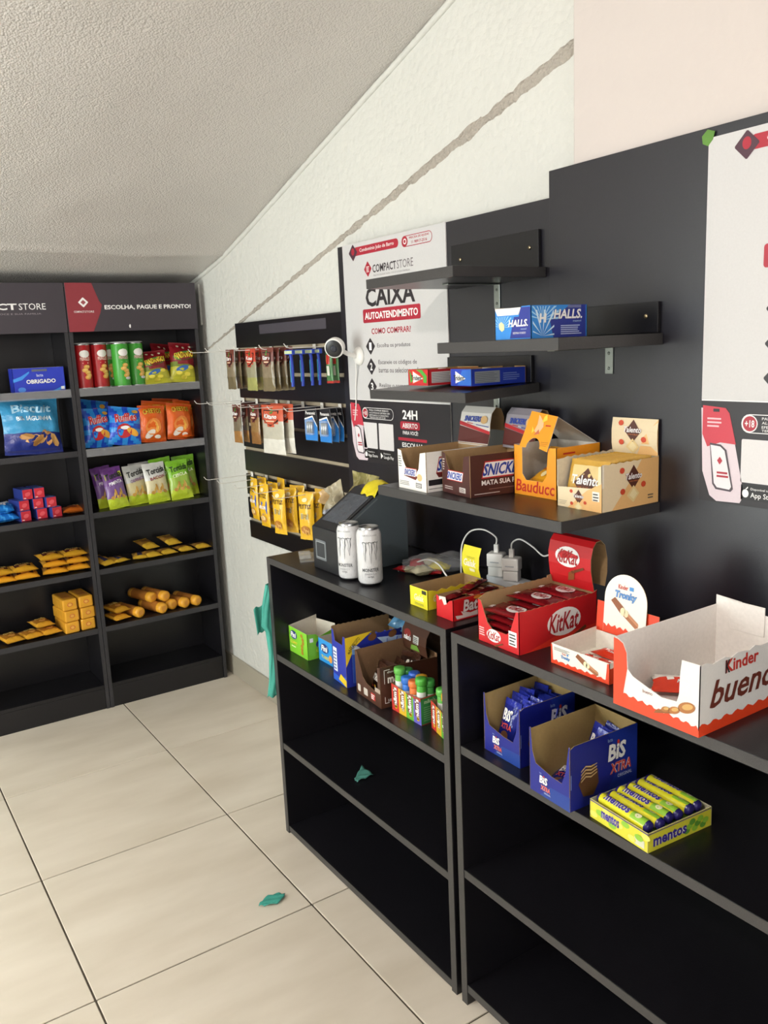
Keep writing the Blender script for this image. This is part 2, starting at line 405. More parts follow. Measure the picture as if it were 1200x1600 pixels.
# ================================================================== slatwall, panels, shelves
t = thing('slatwall_panel', 'black slatted display board with beige grooves on the wall', 'display board', (-.016, -.878, .756)); ox, oy, oz = t.location
edges = [.756, .837, .940, 1.043, 1.147, 1.250, 1.354, 1.457, 1.560, 1.667]
MB().box((.006, -.44, 0), (.014, .438, .911), BLK).build('backing_board', t)
for a, b in zip(edges, edges[1:]):
    a2 = a + (.007 if a > .76 else 0); b2 = b - (.007 if b < 1.66 else 0)
    MB().box((-.010, -.44, a2 - oz), (.0055, .438, b2 - oz), BLK).build('slat', t, bevel=.001)
for e in edges[1:-1]:
    MB().box((-.002, -.44, e - .0065 - oz), (.0055, .438, e + .0065 - oz), M('a89c86', 'plastic')).build('groove_strip', t)
mb = MB(); fr = FR((-.010, .205, .860), (0, -1, 0), (0, 0, 1)); mb.rect(0, 0, .53, .036, fr, M('4a464e')); mb.build('blank_sticker', t)
def board(name, label, y0, y1, z0, z1, xf, th=.016):
    t = thing(name, label, 'panel', (xf + th / 2, (y0 + y1) / 2, z0))
    MB().box((-th / 2, -(y1 - y0) / 2, 0), (th / 2, (y1 - y0) / 2, z1 - z0), PANEL).build('panel_board', t, bevel=.001)
    MB().box((-th / 2 - .0006, -(y1 - y0) / 2 + .0005, 0.001), (-th / 2, -(y1 - y0) / 2 + .002, z1 - z0 - .001), M('77757a', 'edge')).build('edge_band', t)  # lighter strip, the highlight along the panel seam put into its colour
    return t
board('backing_panel', 'black wall panel behind the white checkout poster', -2.300, -1.320, .930, 1.870, -.035, .034)
board('backing_panel', 'tallest black wall panel at the right, above the kinder boxes'.replace('kinder ', 'white and red '), -3.55, -2.303, .930, 1.926, -.047)
DARK = M('211d22'); RED = M('a81f33'); QG = M('d9d6d6')
def poster(label, x, y, z, dx=0):
    t = thing('poster', label, 'poster', (x, y, z)); W, H = .543 + dx * 2, .693
    MB().box((-.003, -W, 0), (0, 0, H), WT).build('poster_sheet', t)
    f = FR((-.003, 0, 0), (0, -1, 0), (0, 0, 1)); mb = MB(); g = M('c9c8c8'); mb.rect(.0, .203, W, H, f, g, .0003); mb.rect(0, 0, W, .201, f, DARK, .0003)
    f0 = f; f = lambda u, v, off=0: f0(u + dx, v, off)
    mb.rrect(.07, .654, .318, .680, .012, f, RED, .0006); diamond(mb, .065, .665, .026, .026, f, M('4a2a38'), .0009); mb.ell(.065, .668, .009, .011, f, RED, .0012)
    mb.text('Condomínio João de Barro', .105, .660, .295, .674, f, WT, .0012, .01)
    mb.rrect(.335, .650, .484, .681, .015, f, RED, .0006); mb.rrect(.337, .652, .482, .679, .013, f, g, .0008); mb.ell(.352, .6655, .0145, .0145, f, RED, .001)
    mb.ell(.352, .6655, .008, .008, f, WT, .0012); mb.ell(.352, .6655, .005, .005, f, RED, .0014)
    mb.text('PRECISA DE AJUDA?', .374, .668, .470, .676, f, RED, .001, .03); mb.text('11 98917-2516', .385, .656, .460, .664, f, RED, .001, .03)
    diamond(mb, .147, .608, .022, .024, f, RED, .0006); mb.lines(.139, .599, .157, .618, 4, f, WT, .001)
    mb.text('COMPACT', .174, .594, .302, .618, f, M('3a3236'), .0006, .03); mb.text('STORE', .306, .594, .389, .618, f, M('6b6468'), .0006)
    mb.text('PRATICIDADE PARA VOCE E SUA FAMILIA', .178, .583, .372, .588, f, M('8a8488'), .0006)
    mb.text('CAIXA', .127, .493, .393, .552, f, M('2a2529'), .0006, .045)
    mb.rrect(.107, .445, .417, .487, .006, f, RED, .0006); mb.text('AUTOATENDIMENTO', .118, .455, .405, .477, f, WT, .001, .045)
    mb.text('COMO COMPRAR?', .152, .409, .366, .427, f, RED, .0006, .03)
    for k, vv in enumerate((.372, .309, .246)):
        diamond(mb, .142, vv, .027, .027, f, M('2a2529'), .0006); mb.text(str(k + 1), .135, vv - .012, .149, vv + .012, f, WT, .001, .04)
    bk = M('5a5357')
    mb.text('Escolha os produtos', .181, .364, .360, .380, f, bk, .0006, .01); mb.text('Escaneie os códigos de', .184, .312, .390, .329, f, bk, .0006, .01)
    mb.text('barras ou selecione na lista', .184, .290, .424, .306, f, bk, .0006, .01); mb.text('Realize o pagamento', .184, .241, .378, .257, f, bk, .0006, .01)
    f1 = f; f = f0
    # phone mock-up, age badge, blank code tiles, store badges
    mb.poly([(-.0, .187), (.046, .185), (.068, .16), (.101, .02), (.092, .004), (.04, .002), (.024, .012), (.006, .06)], f, M('d8c9d0'), .0006)
    mb.poly([(.004, .192), (.055, .188), (.064, .178), (.080, .118), (.045, .120), (.016, .110), (.004, .135)], f, M('c23546'), .0010)
    mb.poly([(.022, .118), (.047, .116), (.060, .106), (.077, .030), (.072, .024), (.038, .026), (.030, .036)], f, M('4a4048'), .0012)
    mb.poly([(.024, .114), (.046, .112), (.056, .104), (.073, .034), (.069, .028), (.041, .030), (.034, .038)], f, M('e6dfe2'), .0014)
    mb.rect(.028, .180, .042, .186, f, M('2a1f26'), .0014); diamond(mb, .046, .084, .006, .008, f, RED, .0018); mb.rect(.040, .058, .064, .062, f, RED, .0018); mb.rect(.040, .051, .066, .055, f, RED, .0018)
    mb.lines(.015, .150, .048, .172, 3, f, M('e9b9c0'), .0014)
    f = f1
    mb.rrect(.074, .142, .255, .178, .017, f, WT, .0006); mb.rrect(.0755, .1435, .2535, .1765, .0155, f, DARK, .0008); mb.ell(.092, .160, .0165, .0165, f, WT, .001); mb.ell(.092, .160, .0145, .0145, f, RED, .0012)
    mb.text('+18', .082, .153, .102, .167, f, WT, .0016, .03)
    mb.text('PARA COMPRAR BEBIDAS', .117, .168, .228, .173, f, WT, .001); mb.text('ALCOOLICAS DEVERA SER', .117, .160, .236, .165, f, WT, .001)
    mb.text('EFETUADO O CADASTRO', .117, .152, .228, .157, f, WT, .001); mb.text('TERMOS DE USO E LEI', .117, .1455, .210, .150, f, WT, .001)
    mb.rrect(.076, .046, .158, .130, .003, f, QG, .0006); mb.rrect(.168, .046, .251, .130, .003, f, QG, .0006)
    for u, n1, n2 in ((.078, 'Disponível na', 'App Store'), (.170, 'Disponível no', 'Google Play')):
        mb.rect(u, .012, u + .080, .042, f, M('121012'), .0006); mb.text(n2, u + .021, .015, u + .077, .028, f, WT, .001, .01); mb.text(n1, u + .021, .031, u + .060, .037, f, WT, .001)
    mb.ell(.088, .025, .007, .008, f, WT, .001); mb.poly([(.088, .034), (.093, .039), (.0935, .036), (.0895, .033)], f, WT, .001); mb.poly([(.174, .016), (.188, .026), (.174, .036)], f, WT, .001)
    mb.text('24H', .305, .150, .383, .178, f, WT, .001, .045); mb.rrect(.291, .119, .393, .143, .006, f, RED, .0006); mb.text('ABERTO', .302, .123, .382, .138, f, WT, .001, .03)
    mb.text('PARA VOCÊ!', .304, .103, .383, .117, f, WT, .001, .02); mb.rect(.277, .084, .426, .093, f, RED, .0006); mb.text('ESCOLHA, PAGUE', .298, .062, .50, .078, f, WT, .001, .03); mb.text('E PRONTO!', .298, .040, .42, .056, f, WT, .001, .03)
    mb.build('poster_print', t); return t
poster('white checkout instruction poster with bold CAIXA heading', -.0355, -1.357, 1.177)
poster('large white poster cut off by the right picture edge', -.0478, -2.731, 1.213, .016)
o = MB().poly([(0, 0), (.012, -.006), (.022, .004), (.026, .018), (.01, .024), (-.002, .014)], FR((-.0515, -2.718, 1.898), (0, -1, 0), (0, 0, 1)), M('5d8a3a', 'cloth'), 0).build('tape_scrap', solid=.001)
tag(o, 'scrap of green tape at the top corner of the right poster', 'tape')

STEEL = M('9aa09c', 'metal')
def wall_shelf(label, x_wall, x_front, y0, y1, z, rail=None, tilt=0, brackets=()):
    t = thing('wall_shelf', label, 'shelf', (x_wall, (y0 + y1) / 2, z), (0, 0, 0)); d = x_front - x_wall; h = (y1 - y0) / 2
    rx = Matrix.Rotation(tilt, 4, 'Y')
    MB().box((d, -h, -.024), (-.001, h, 0), BLK, rx).build('shelf_board', t, bevel=.0012)
    mb = MB().box((d - .001, -h, -.0235), (d - .0002, h, -.0005), EDGE, rx); mb.box((d, -h - .001, -.0235), (-.002, -h - .0002, -.0005), EDGE, rx); mb.build('edge_band', t)
    if rail:
        ra, rb, rh = rail
        MB().box((-.010, ra - (y0 + y1) / 2, .001), (-.001, rb - (y0 + y1) / 2, rh), BLK).build('wall_rail', t, bevel=.0008)
        for yy in (ra + .03, rb - .04):
            MB().lathe([(.005, 0), (.004, .002)], M('c9b896', 'metal'), 12, (0, 0, 0), Matrix.Translation((-.0105, yy - (y0 + y1) / 2, rh * .55)) @ Matrix.Rotation(-PI / 2, 4, 'Y')).build('screw', t)
    for by, bl in brackets:
        b = MB().box((-.0035, by - (y0 + y1) / 2 - .011, -.024 - bl), (-.0005, by - (y0 + y1) / 2 + .011, -.0245), STEEL); b.box((d * .6, by - (y0 + y1) / 2 - .011, -.0275), (-.0036, by - (y0 + y1) / 2 + .011, -.0245), STEEL)
        for q in (.25, .8): b.lathe([(.004, 0), (.003, .0015)], M('6c706c', 'metal'), 8, (0, 0, 0), Matrix.Translation((-.0036, by - (y0 + y1) / 2, -.024 - bl * q)) @ Matrix.Rotation(-PI / 2, 4, 'Y'))
        b.build('bracket', t, bevel=.0006)
    return t
wall_shelf('topmost small black wall shelf, empty, over the poster', -.035, -.316, -2.28, -1.925, 1.716, (-2.265, -1.93, .088), 0, [(-2.105, .062)])
wall_shelf('black wall shelf carrying the blue cough sweets boxes', -.047, -.346, -2.631, -2.255, 1.550, (-2.625, -2.27, .064), 0, [(-2.489, .060)])
wall_shelf('small black wall shelf carrying the two gum boxes', -.035, -.270, -2.254, -1.845, 1.444, (-2.235, -1.90, .066), -.045, [(-2.096, .05)])
wall_shelf('widest black wall shelf carrying the candy bar boxes', -.047, -.341, -2.631, -1.975, 1.195, (-2.60, -2.0, .05), 0, [])

# ================================================================== cartons on counters and shelves
def flap(root, name, x0, x1, prof, mo, mi_, th=.0012, jag=0):
    P = [V3((0, y, z)) for y, z in prof]; n = len(P); nor = []
    for i in range(n):
        d = (P[min(i + 1, n - 1)] - P[max(i - 1, 0)]).normalized(); nor.append(V3((0, -d.z, d.y)))
    mb = MB(); vs = []
    for i in range(n):
        for x in (x0, x1):
            jx = (random.uniform(-1, 1) * jag) if jag else 0
            vs += [P[i] + V3((x + jx, 0, 0)), P[i] - nor[i] * th + V3((x + jx, 0, 0))]
    fs = []; ms = []
    for i in range(n - 1):
        a = 4 * i; b = a + 4
        fs += [(a, a + 2, b + 2, b), (a + 3, a + 1, b + 1, b + 3), (a + 1, a, b, b + 1), (a + 2, a + 3, b + 3, b + 2)]; ms += [mo, mi_, mi_, mi_]
    fs += [(1, 3, 2, 0), (4 * n - 4, 4 * n - 2, 4 * n - 1, 4 * n - 3)]; ms += [mi_, mi_]
    mb.add(vs, fs, ms); o = mb.build(name, root)
    L = [0]
    for i in range(1, n): L.append(L[-1] + (P[i] - P[i - 1]).length)
    def f(u, v, off=0):
        v = max(0, min(v, L[-1])); i = 0
        while i < n - 2 and v > L[i + 1]: i += 1
        a = (v - L[i]) / (L[i + 1] - L[i]); p = P[i].lerp(P[i + 1], a); nn = nor[i].lerp(nor[i + 1], a)
        return V3((x0 + u, 0, 0)) + p + nn * (off + .0006)
    return o, f
def carton(label, X, Y, z, w, d, h, out, inn, front=None, right=None, left=None, back=None, ang=-90, art=None, t=.0014, outs={}, cat='box', group=None, name='display_box'):
    r = thing(name, label, cat, (X, Y, z + .0004), (0, 0, math.radians(ang)), group)
    F, R = FR((0, 0, 0), (1, 0, 0), (0, 0, 1)), FR((w, 0, 0), (0, 1, 0), (0, 0, 1))
    Lf, B = FR((0, d, 0), (0, -1, 0), (0, 0, 1)), FR((w, d, 0), (-1, 0, 0), (0, 0, 1))
    mb = MB()
    rc = lambda a, b: [(0, 0), (a, 0), (a, b), (0, b)]
    mb.sheet(front or rc(w, h), F, t, outs.get('F', out), inn)
    mb.sheet(right or rc(d, h), R, t, outs.get('R', out), inn)
    mb.sheet([(d - u, v) for u, v in (left or rc(d, h))][::-1], Lf, t, outs.get('L', out), inn)
    mb.sheet(back or rc(w, h), B, t, out, inn)
    mb.box((t, t, 0), (w - t, d - t, t), inn); mb.build('carton', r)
    if art:
        mb = MB(); art(mb, F, R, r); 
        if mb.f: mb.build('artwork', r)
    return r
def print_on(parent, fn):
    mb = MB(); fn(mb); mb.build('artwork', parent)
def zig(u0, u1, v, n, a):
    return [(u0 + (u1 - u0) * i / n, v + (a if i % 2 else 0)) for i in range(n + 1)]
# wrapped packs: a sealed pillow of film, front towards -y, standing on z = 0
def pack(w, h, T, colf, art=None, seal=.07, seed=0, wr=.0016, nu=12, nv=16, kind=None, pinch=.05):
    ph = seed * 3.7
    def th(u, v):
        e = max(0, (v - seal) / (1 - 2 * seal)) if v < .5 else max(0, (1 - seal - v) / (1 - 2 * seal))
        e = min(1, e * 2.6); a = max(0, 1 - abs(2 * u - 1) ** 2.6)
        return T / 2 * (a ** .6) * (math.sin(e * PI / 2) ** .7)
    def base(u, v):
        return ((u - .5) * w * (1 - pinch * math.sin(PI * v)) + w * .018 * noise.noise(V3((u * 2, v * 6 + ph, 4))), v * h + h * .012 * noise.noise(V3((u * 5 + ph, v * 2, 8))))
    def wrk(u, v):
        k = 1.3 * noise.noise(V3((u * 4 + ph, v * 5, ph))) + .9 * noise.noise(V3((u * 10, v * 8 + ph, 2)))
        return k * wr * min(1, th(u, v) / (T * .15 + 1e-6))
    def front(u, v):
        x, z = base(u, v); return V3((x, -th(u, v) - wrk(u, v) - .0004, z))
    def rear(u, v):
        x, z = base(u, v); return V3((x, th(u, v) + wrk(u, v + 3) + .0004, z))
    mb = MB(); mb.grid(front, nu, nv, None, True, colf); mb.grid(rear, nu, nv, None, True, colf, flip=True)
    def f(u, v, off=0):
        x, z = base(max(0, min(1, u)), max(0, min(1, v))); p = front(max(0, min(1, u)), max(0, min(1, v)))
        return V3((p.x, p.y - off - .0012, p.z))
    return mb, f
def make_pack(name, label, cat, w, h, T, colf, art=None, group=None, **k):
    mb, f = pack(w, h, T, colf, **k); r = thing(name, label, cat, group=group)
    o = mb.build('wrapper', r)
    if art:
        m2 = MB(); art(m2, f); m2.build('artwork', r)
    return r
def put(r, loc, rot=(0, 0, 0), label=None):
    r.location = loc; r.rotation_euler = tuple(math.radians(a) for a in rot)
    if label: r['label'] = label
    return r
def RD(*a): return tuple(math.radians(x) for x in a)
FLAT = lambda yaw=0: (-90, 0, yaw)      # lying on its back, print upwards

# --- red wafer box (top of near cabinet)
RD1 = M('c3161d'); RDB = M('7a1218', 'foil'); YL = M('e9d23a')
def kit_logo(mb, f, u, v, s, off=.0005):
    mb.ell(u, v, s, s * .62, f, WT, off, 24); mb.text('KitKat', u - s * .86, v - s * .42, u + s * .86, v + s * .42, f, M('a8141b'), off + .0004, .032, .18)
    mb.poly([(u + s * .35, v - s * .98), (u + s * 1.35, v - s * .55), (u + s * 1.28, v - s * .42), (u + s * .25, v - s * .82)], f, M('6e3a1c'), off + .0006)
    mb.poly([(u + s * .05, v - s * .95), (u + s * .55, v - s * .70), (u + s * .45, v - s * 1.35), (u - s * .1, v - s * 1.5)], f, M('8a4d26'), off + .0005)
def art(mb, F, R, r):
    kit_logo(mb, F, .050, .021, .022); mb.rect(.096, .014, .120, .045, F, WT); mb.lines(.098, .017, .118, .043, 4, F, M('3a3a3a'))
    mb.lines(.004, .014, .024, .034, 4, F, M('e9c2c0')); kit_logo(mb, R, .125, .045, .048); mb.poly([(0, 0), (.222, 0), (.222, .02), (.10, .018), (.03, .003)], R, M('d9301e'), .0003)
k = carton('open red display box of wafer bars with a curled header card', -.4235, -2.468, .928, .127, .222, .09, RD1, KRAFT,
           front=[(0, 0), (.127, 0), (.127, .09), (.118, .088), (.100, .042), (.088, .034), (.045, .034), (.030, .045), (.010, .088), (0, .09)],
           right=[(0, 0), (.222, 0), (.222, .093)] + zig(.222, 0, .088, 26, .0015)[1:-1] + [(0, .09)], left=[(0, 0), (.222, 0), (.222, .105), (.20, .103)] + zig(.20, .02, .098, 20, .0015) + [(0, .09)], art=art)
h_, hf = flap(k, 'header_card', .0, .125, [(.216, .088), (.210, .11), (.206, .135), (.206, .160), (.212, .184), (.222, .196), (.236, .198), (.249, .186), (.256, .155), (.256, .125), (.250, .095)], RD1, KRAFT, jag=.0006)
print_on(h_, lambda mb: kit_logo(mb, hf, .058, .068, .036))
cf1 = lambda u, v: M('6d0f16', 'foil') if .12 < v < .9 else M('8a161c', 'foil')
def bar_art(mb, f): mb.ell(.62, .52, .20, .3, f, WT, .0005); mb.text('KitKat', .46, .36, .78, .68, f, M('a8141b'), .0012, .03, .1); mb.text('900', .05, .2, .16, .42, f, WT, .0008, .04)
k0 = make_pack('wafer_bar', '', 'candy bar', .116, .066, .0125, cf1, bar_art, 'wafer bars in the big red box', seed=1, wr=.0005)
names = {0: 'front', 1: 'middle', 2: 'rear'}; first = True
for g, (yy, top) in enumerate(((.006, 5), (.076, 6), (.147, 6))):
    for i in range(top):
        lab = 'dark red wafer bar, %s of the %s stack in the red box' % (['topmost', 'second from top', 'third from top', 'fourth from top', 'fifth from top', 'lowest'][top - 1 - i], names[g])
        # box local (x, y) -> world (X + y, Y - x)
        loc = (-.4235 + yy, -2.468 - .0635, .928 + .0018 + .0068 + i * .0150); rot = RD(-90, 0, -90 + (3 if i == top - 1 else 0))
        if first: k0.location = loc; k0.rotation_euler = rot; k0['label'] = lab; first = False
        else: dup(k0, loc, rot, lab)
# --- small red chocolate-bar box
def art(mb, F, R, r):
    mb.text('Bat', .030, .016, .072, .046, R, M('5a0f12'), .0004, .10, .15); mb.text('Bat', .030, .017, .072, .045, R, WT, .0012, .05, .15)
    mb.ell(.072, .045, .012, .004, R, M('e8a33a'), .0006); mb.poly([(.01, .003), (.12, .003), (.15, .016), (.10, .018), (.05, .012), (.022, .02), (.028, .01), (.006, .012)], R, M('e8e2dc'), .0003)
    mb.poly([(.012, .050), (.012, .040), (.022, .045), (.03, .032), (.04, .036), (.036, .052)], F, M('e9d9cf'), .0003)
carton('small open red box of chocolate bars beside the yellow box', -.392, -2.279, .928, .063, .158, .050, M('c91a1f'), KRAFT, front=[(0, 0), (.063, 0), (.063, .050), (.050, .046), (.038, .036), (.016, .046), (0, .052)], art=art)
cf2 = lambda u, v: M('5c1418', 'foil') if (.3 < v < .75) else M('741a1c', 'foil')
def ba(mb, f): mb.rect(.25, .74, .75, .86, f, WT, .0004); mb.lines(.3, .75, .7, .85, 4, f, M('333333'), .0008); mb.text('Baton', .2, .42, .8, .55, f, M('d9a08a'), .0004, .02)
b0 = make_pack('chocolate_bar', '', 'candy bar', .026, .095, .012, cf2, ba, 'chocolate bars in the small red box', seed=4, wr=.0005, nu=8)
sp = [(.014, .006, .028, 0), (.044, .006, .028, 2), (.016, .012, .041, 8), (.046, .02, .041, -6), (.014, .056, .044, 14), (.042, .062, .046, 9), (.030, .06, .058, 22)]
for i, (bx, by, bz, a) in enumerate(sp):
    lab = ['left bottom bar at the front of the small red box', 'right bottom bar at the front of the small red box', 'dark red bar lying left on the front pile', 'dark red bar lying right on the front pile', 'dark red bar left at the back of the small red box', 'dark red bar right at the back of the small red box', 'topmost skewed dark red bar in the small red box'][i]
    loc = (-.392 + by, -2.279 - bx, .928 + bz); rot = RD(-90, 0, -90 + a)
    if i == 0: b0.location = loc; b0.rotation_euler = rot; b0['label'] = lab
    else: dup(b0, loc, rot, lab)
# --- yellow box, empty, with upright card
YB = M('e6db2e')
def art(mb, F, R, r):
    mb.text('Galak', .018, .016, .058, .032, F, M('f6f2cf'), .0004, .04, .1); mb.text('Galak', .017, .018, .045, .034, R, M('f6f2cf'), .0004, .04, .1)
    mb.rect(.05, .036, .068, .045, F, M('333322')); mb.lines(.02, .006, .06, .012, 2, F, M('8a8a3a'))
k = carton('open empty yellow box with an upright card at its back', -.3865, -2.165, .928, .073, .170, .048, YB, KRAFT, right=[(0, 0), (.17, 0), (.17, .040)] + zig(.17, .0, .042, 12, .005)[1:-1] + [(0, .048)], art=art)
h_, hf = flap(k, 'header_card', .004, .070, [(.166, .047), (.160, .07), (.162, .10), (.170, .122)], YB, KRAFT)
print_on(h_, lambda mb: (mb.text('Galak', .008, .026, .056, .044, hf, M('f7f3d8'), .0004, .05, .1), mb.text('CHOCOLATE', .02, .046, .05, .051, hf, M('9a9430'), .0004), mb.rect(.03, .014, .05, .022, hf, M('f3efc0'), .0004)))
# --- white and orange tray with arched card
OR = M('e0421c'); IV = M('f0ece2')
def wafer_pic(mb, f, u, v, s, rot=-.5):
    c, q = math.cos(rot), math.sin(rot)
    def T(pts): return [(u + s * (a * c - b * q), v + s * (a * q + b * c)) for a, b in pts]
    mb.poly(T([(-.1, -.16), (.9, -.16), (1.0, 0), (.9, .16), (-.1, .16)]), f, M('a86a42'), .0006); mb.poly(T([(-.1, .02), (.9, .02), (.97, .1), (.9, .16), (-.1, .16)]), f, M('c98b62'), .0008)
    mb.poly(T([(-1.0, -.05), (-.2, -.18), (-.15, .2), (-.9, .25)]), f, M('8d5431'), .0006); mb.ell(u - s * .12 * c, v - s * .12 * q, s * .16, s * .2, f, M('eadfb8'), .001); mb.ell(u + s * .1, v, s * .14, s * .18, f, M('eadfb8'), .001)
def wave(u0, u1, v, n, a, base=0):
    return [(u0, base), (u1, base)] + [(u1 + (u0 - u1) * i / n, v + a * math.sin(i * 1.9) + a * .5 * math.sin(i * 3.1)) for i in range(n + 1)]
def tr_logo(mb, f, u, v, s):
    mb.text('Kinder', u - s * .55, v + s * .35, u + s * .15, v + s * .62, f, M('c2332a'), .0006, .03); mb.rect(u + s * .25, v + s * .38, u + s * .55, v + s * .6, f, M('4a8fd0'), .0006)
    mb.text('Tronky', u - s * .8, v - s * .3, u + s * .8, v + s * .25, f, M('2b5da8'), .0006, .10, .15); mb.text('Tronky', u - s * .78, v - s * .28, u + s * .78, v + s * .23, f, M('6fa6dd'), .001, .02, .15)
def art(mb, F, R, r):
    mb.poly(wave(.0, .147, .008, 30, .0018), F, OR, .0003); mb.poly([(0, 0), (.006, 0), (.003, .038), (0, .039)], F, OR, .0005); mb.poly([(.138, 0), (.147, 0), (.147, .039), (.142, .039)], F, OR, .0005)
    tr_logo(mb, F, .038, .019, .015); wafer_pic(mb, F, .093, .021, .030, -.35); mb.lines(.008, .029, .05, .036, 3, F, M('7a7a72'))
    mb.poly(wave(0, .125, .03, 30, .001), R, OR, .0003)
k = carton('low white and orange box with an arched card picturing wafer rolls', -.4005, -2.661, .928, .147, .125, .040, IV, M('f1ede3', 'card'), art=art, left=[(0, 0), (.125, 0), (.125, .046), (0, .040)])
h_, hf = flap(k, 'back_card', -.002, .150, [(.127, .0), (.127, .04), (.132, .100)], OR, KRAFT)
def arch(mb):
    pts = [(-.052, 0), (.052, 0)] + [(.052 * math.cos(t), .072 + .052 * math.sin(t)) for t in [PI * i / 20 for i in range(21)]]
    f = FR((.072, .1225, .042), (1, 0, 0), (0, .08, 1)); mb.sheet(pts, f, .0014, IV, KRAFT)
mb = MB(); arch(mb); a_ = mb.build('header_card', k)
fa = FR((.072, .1225, .042), (1, 0, 0), (0, .08, 1))
print_on(a_, lambda mb: (tr_logo(mb, fa, 0, .082, .034), wafer_pic(mb, fa, .0, .048, .040, -.55), mb.poly(wave(-.0515, .0515, .016, 24, .003), fa, OR, .0003)))
WR = lambda u, v: M('f1ece6', 'foil') if v > .62 + .1 * math.sin(u * 22) else M('d2371c', 'foil')
def wart(mb, f): mb.text('bueno', .3, .66, .8, .9, f, M('5a2a1c'), .0005, .03, .1); mb.text('Kinder', .3, .3, .6, .45, f, WT, .0005, .03)
w0 = put(make_pack('wafer_snack', 'red and white wrapped wafer snack inside the low arched-card box', 'candy bar', .11, .04, .016, WR, wart, seed=9, wr=.001), (-.372, -2.735, .928 + .0105), (-90, 0, -80))
dup(w0, (-.325, -2.742, .928 + .0105), RD(-90, 0, -95), 'second wrapped wafer snack at the back of the low arched-card box')
# --- big white box with brown script
GW = M('e3e2df')
def art(mb, F, R, r):
    mb.poly([(0, 0), (.171, 0), (.171, .012)] + [(.171 - .171 * i / 36, .016 + .022 * max(0, .35 - i / 36) * 0 + .010 * (i / 36) + .0025 * math.sin(i * 1.7)) for i in range(1, 37)], F, OR, .0003)
    mb.poly([(0, 0), (.020, 0), (.022, .030), (.029, .070), (.0275, .098), (.0195, .1135), (.008, .1185), (0, .119)], F, OR, .0006)
    for a, b, s in ((.108, .026, .6), (.125, .030, .8), (.148, .042, 1.2)):
        mb.ell(a, b, .014 * s, .0075 * s, F, M('a86c36'), .0009, rot=.4); mb.ell(a + .002, b + .002, .009 * s, .004 * s, F, M('caa05e'), .0012, rot=.4)
    mb.poly([(.085, .012), (.125, .024), (.12, .032), (.09, .019)], F, M('8e572b'), .0008); mb.text('bueno', .062, .040, .082, .046, F, M('7a3a2a'), .0006)
    mb.poly([(0, 0), (.28, 0), (.28, .019)] + [(.28 - .28 * i / 40, .018 + .003 * math.sin(i * 1.5)) for i in range(1, 41)], R, OR, .0003)
    mb.text('Kinder', .062, .090, .150, .112, R, M('c2332a'), .0006, .04); mb.text('K', .062, .090, .074, .112, R, M('2a2a2a'), .0010, .04)
    mb.text('bueno', .032, .040, .200, .085, R, M('6a2f22'), .0006, .03, .35, .0)
    for i in range(5): mb.ell(.20 + .015 * i, .030 + .004 * i, .012, .014, R, M('7d4a2a' if i % 2 else '9a6238'), .0008 + .0002 * i, rot=.5)
k = carton('large open white box with red waves and brown script at right', -.4535, -2.865, .928, .171, .280, .120, GW, M('ece7e2', 'card'),
           front=[(0, 0), (.171, 0), (.171, .119), (.137, .118), (.134, .092), (.133, .06), (.129, .046), (.10, .043), (.065, .053), (.040, .061), (.030, .070), (.028, .098), (.020, .114), (.008, .119), (0, .12)],
           left=[(0, 0), (.28, 0), (.28, .120), (0, .120)], right=[(0, 0), (.28, 0), (.28, .122)] + [(.28 - .28 * i / 18, .116 + .003 * math.sin(i * 2.3)) for i in range(1, 18)] + [(0, .118)], art=art)
MB().box((.03, .276, .08), (.10, .2785, .135), M('ece7e2', 'card')).build('inner_flap', k, bevel=.001)
MB().sheet([(0, 0), (.060, 0), (.060, .075), (.052, .085), (0, .088)], FR((.0, .2785, .05), (1, 0, 0), (0, 0, 1)), .0014, M('ece7e2', 'card')).build('inner_flap', k)
w1 = dup(w0, (-.345, -2.948, .928 + .014), RD(-78, 0, -50), 'red and white wafer snack left in the large white box'); w1.scale = (1.3, 1.3, 1.3)
# --- candy bar boxes on the widest wall shelf
def sn_logo(mb, f, u0, v0, u1, v1):
    e = (v1 - v0) * .22; s = (v1 - v0) * .25
    mb.poly([(u0 - e, v0 - e), (u1 + e * .3, v0 - e), (u1 + e + s, v1 + e), (u0 + s - e * .5, v1 + e)], f, M('b8232b'), .0003)
    mb.poly([(u0 - e * .5, v0 - e * .5), (u1 + e * .2, v0 - e * .5), (u1 + e * .5 + s, v1 + e * .5), (u0 + s - e * .3, v1 + e * .5)], f, WT, .0006)
    mb.text('SNICKERS', u0, v0, u1, v1, f, M('1f3fa0'), .0010, .05, .3)
BR = M('47211d'); NAVY = M('1e2a6e')
def sn_head(mb, f, base):
    mb.poly([(.0, .05), (.125, .03), (.125, .038), (.0, .060)], f, M('b8232b'), .0006)
    mb.poly([(.03, .056), (.055, .054), (.075, .115), (.05, .118)], f, M('c23238'), .0006); mb.poly([(.068, .052), (.12, .048), (.123, .075), (.10, .115), (.085, .116)], f, M('2b3f9e'), .0006); mb.poly([(.055, .054), (.068, .052), (.085, .116), (.075, .115)], f, M('c9ccd8'), .0006)
    mb.text('SNICKERS', .02, .060, .088, .074, f, M('2746a8'), .0012, .05, .2); mb.ell(.1, .066, .014, .01, f, M('d9b078'), .0012)
    mb.poly([(.0, .006), (.125, .006), (.125, .030), (.0, .048)], f, M('5a231f'), .0005)
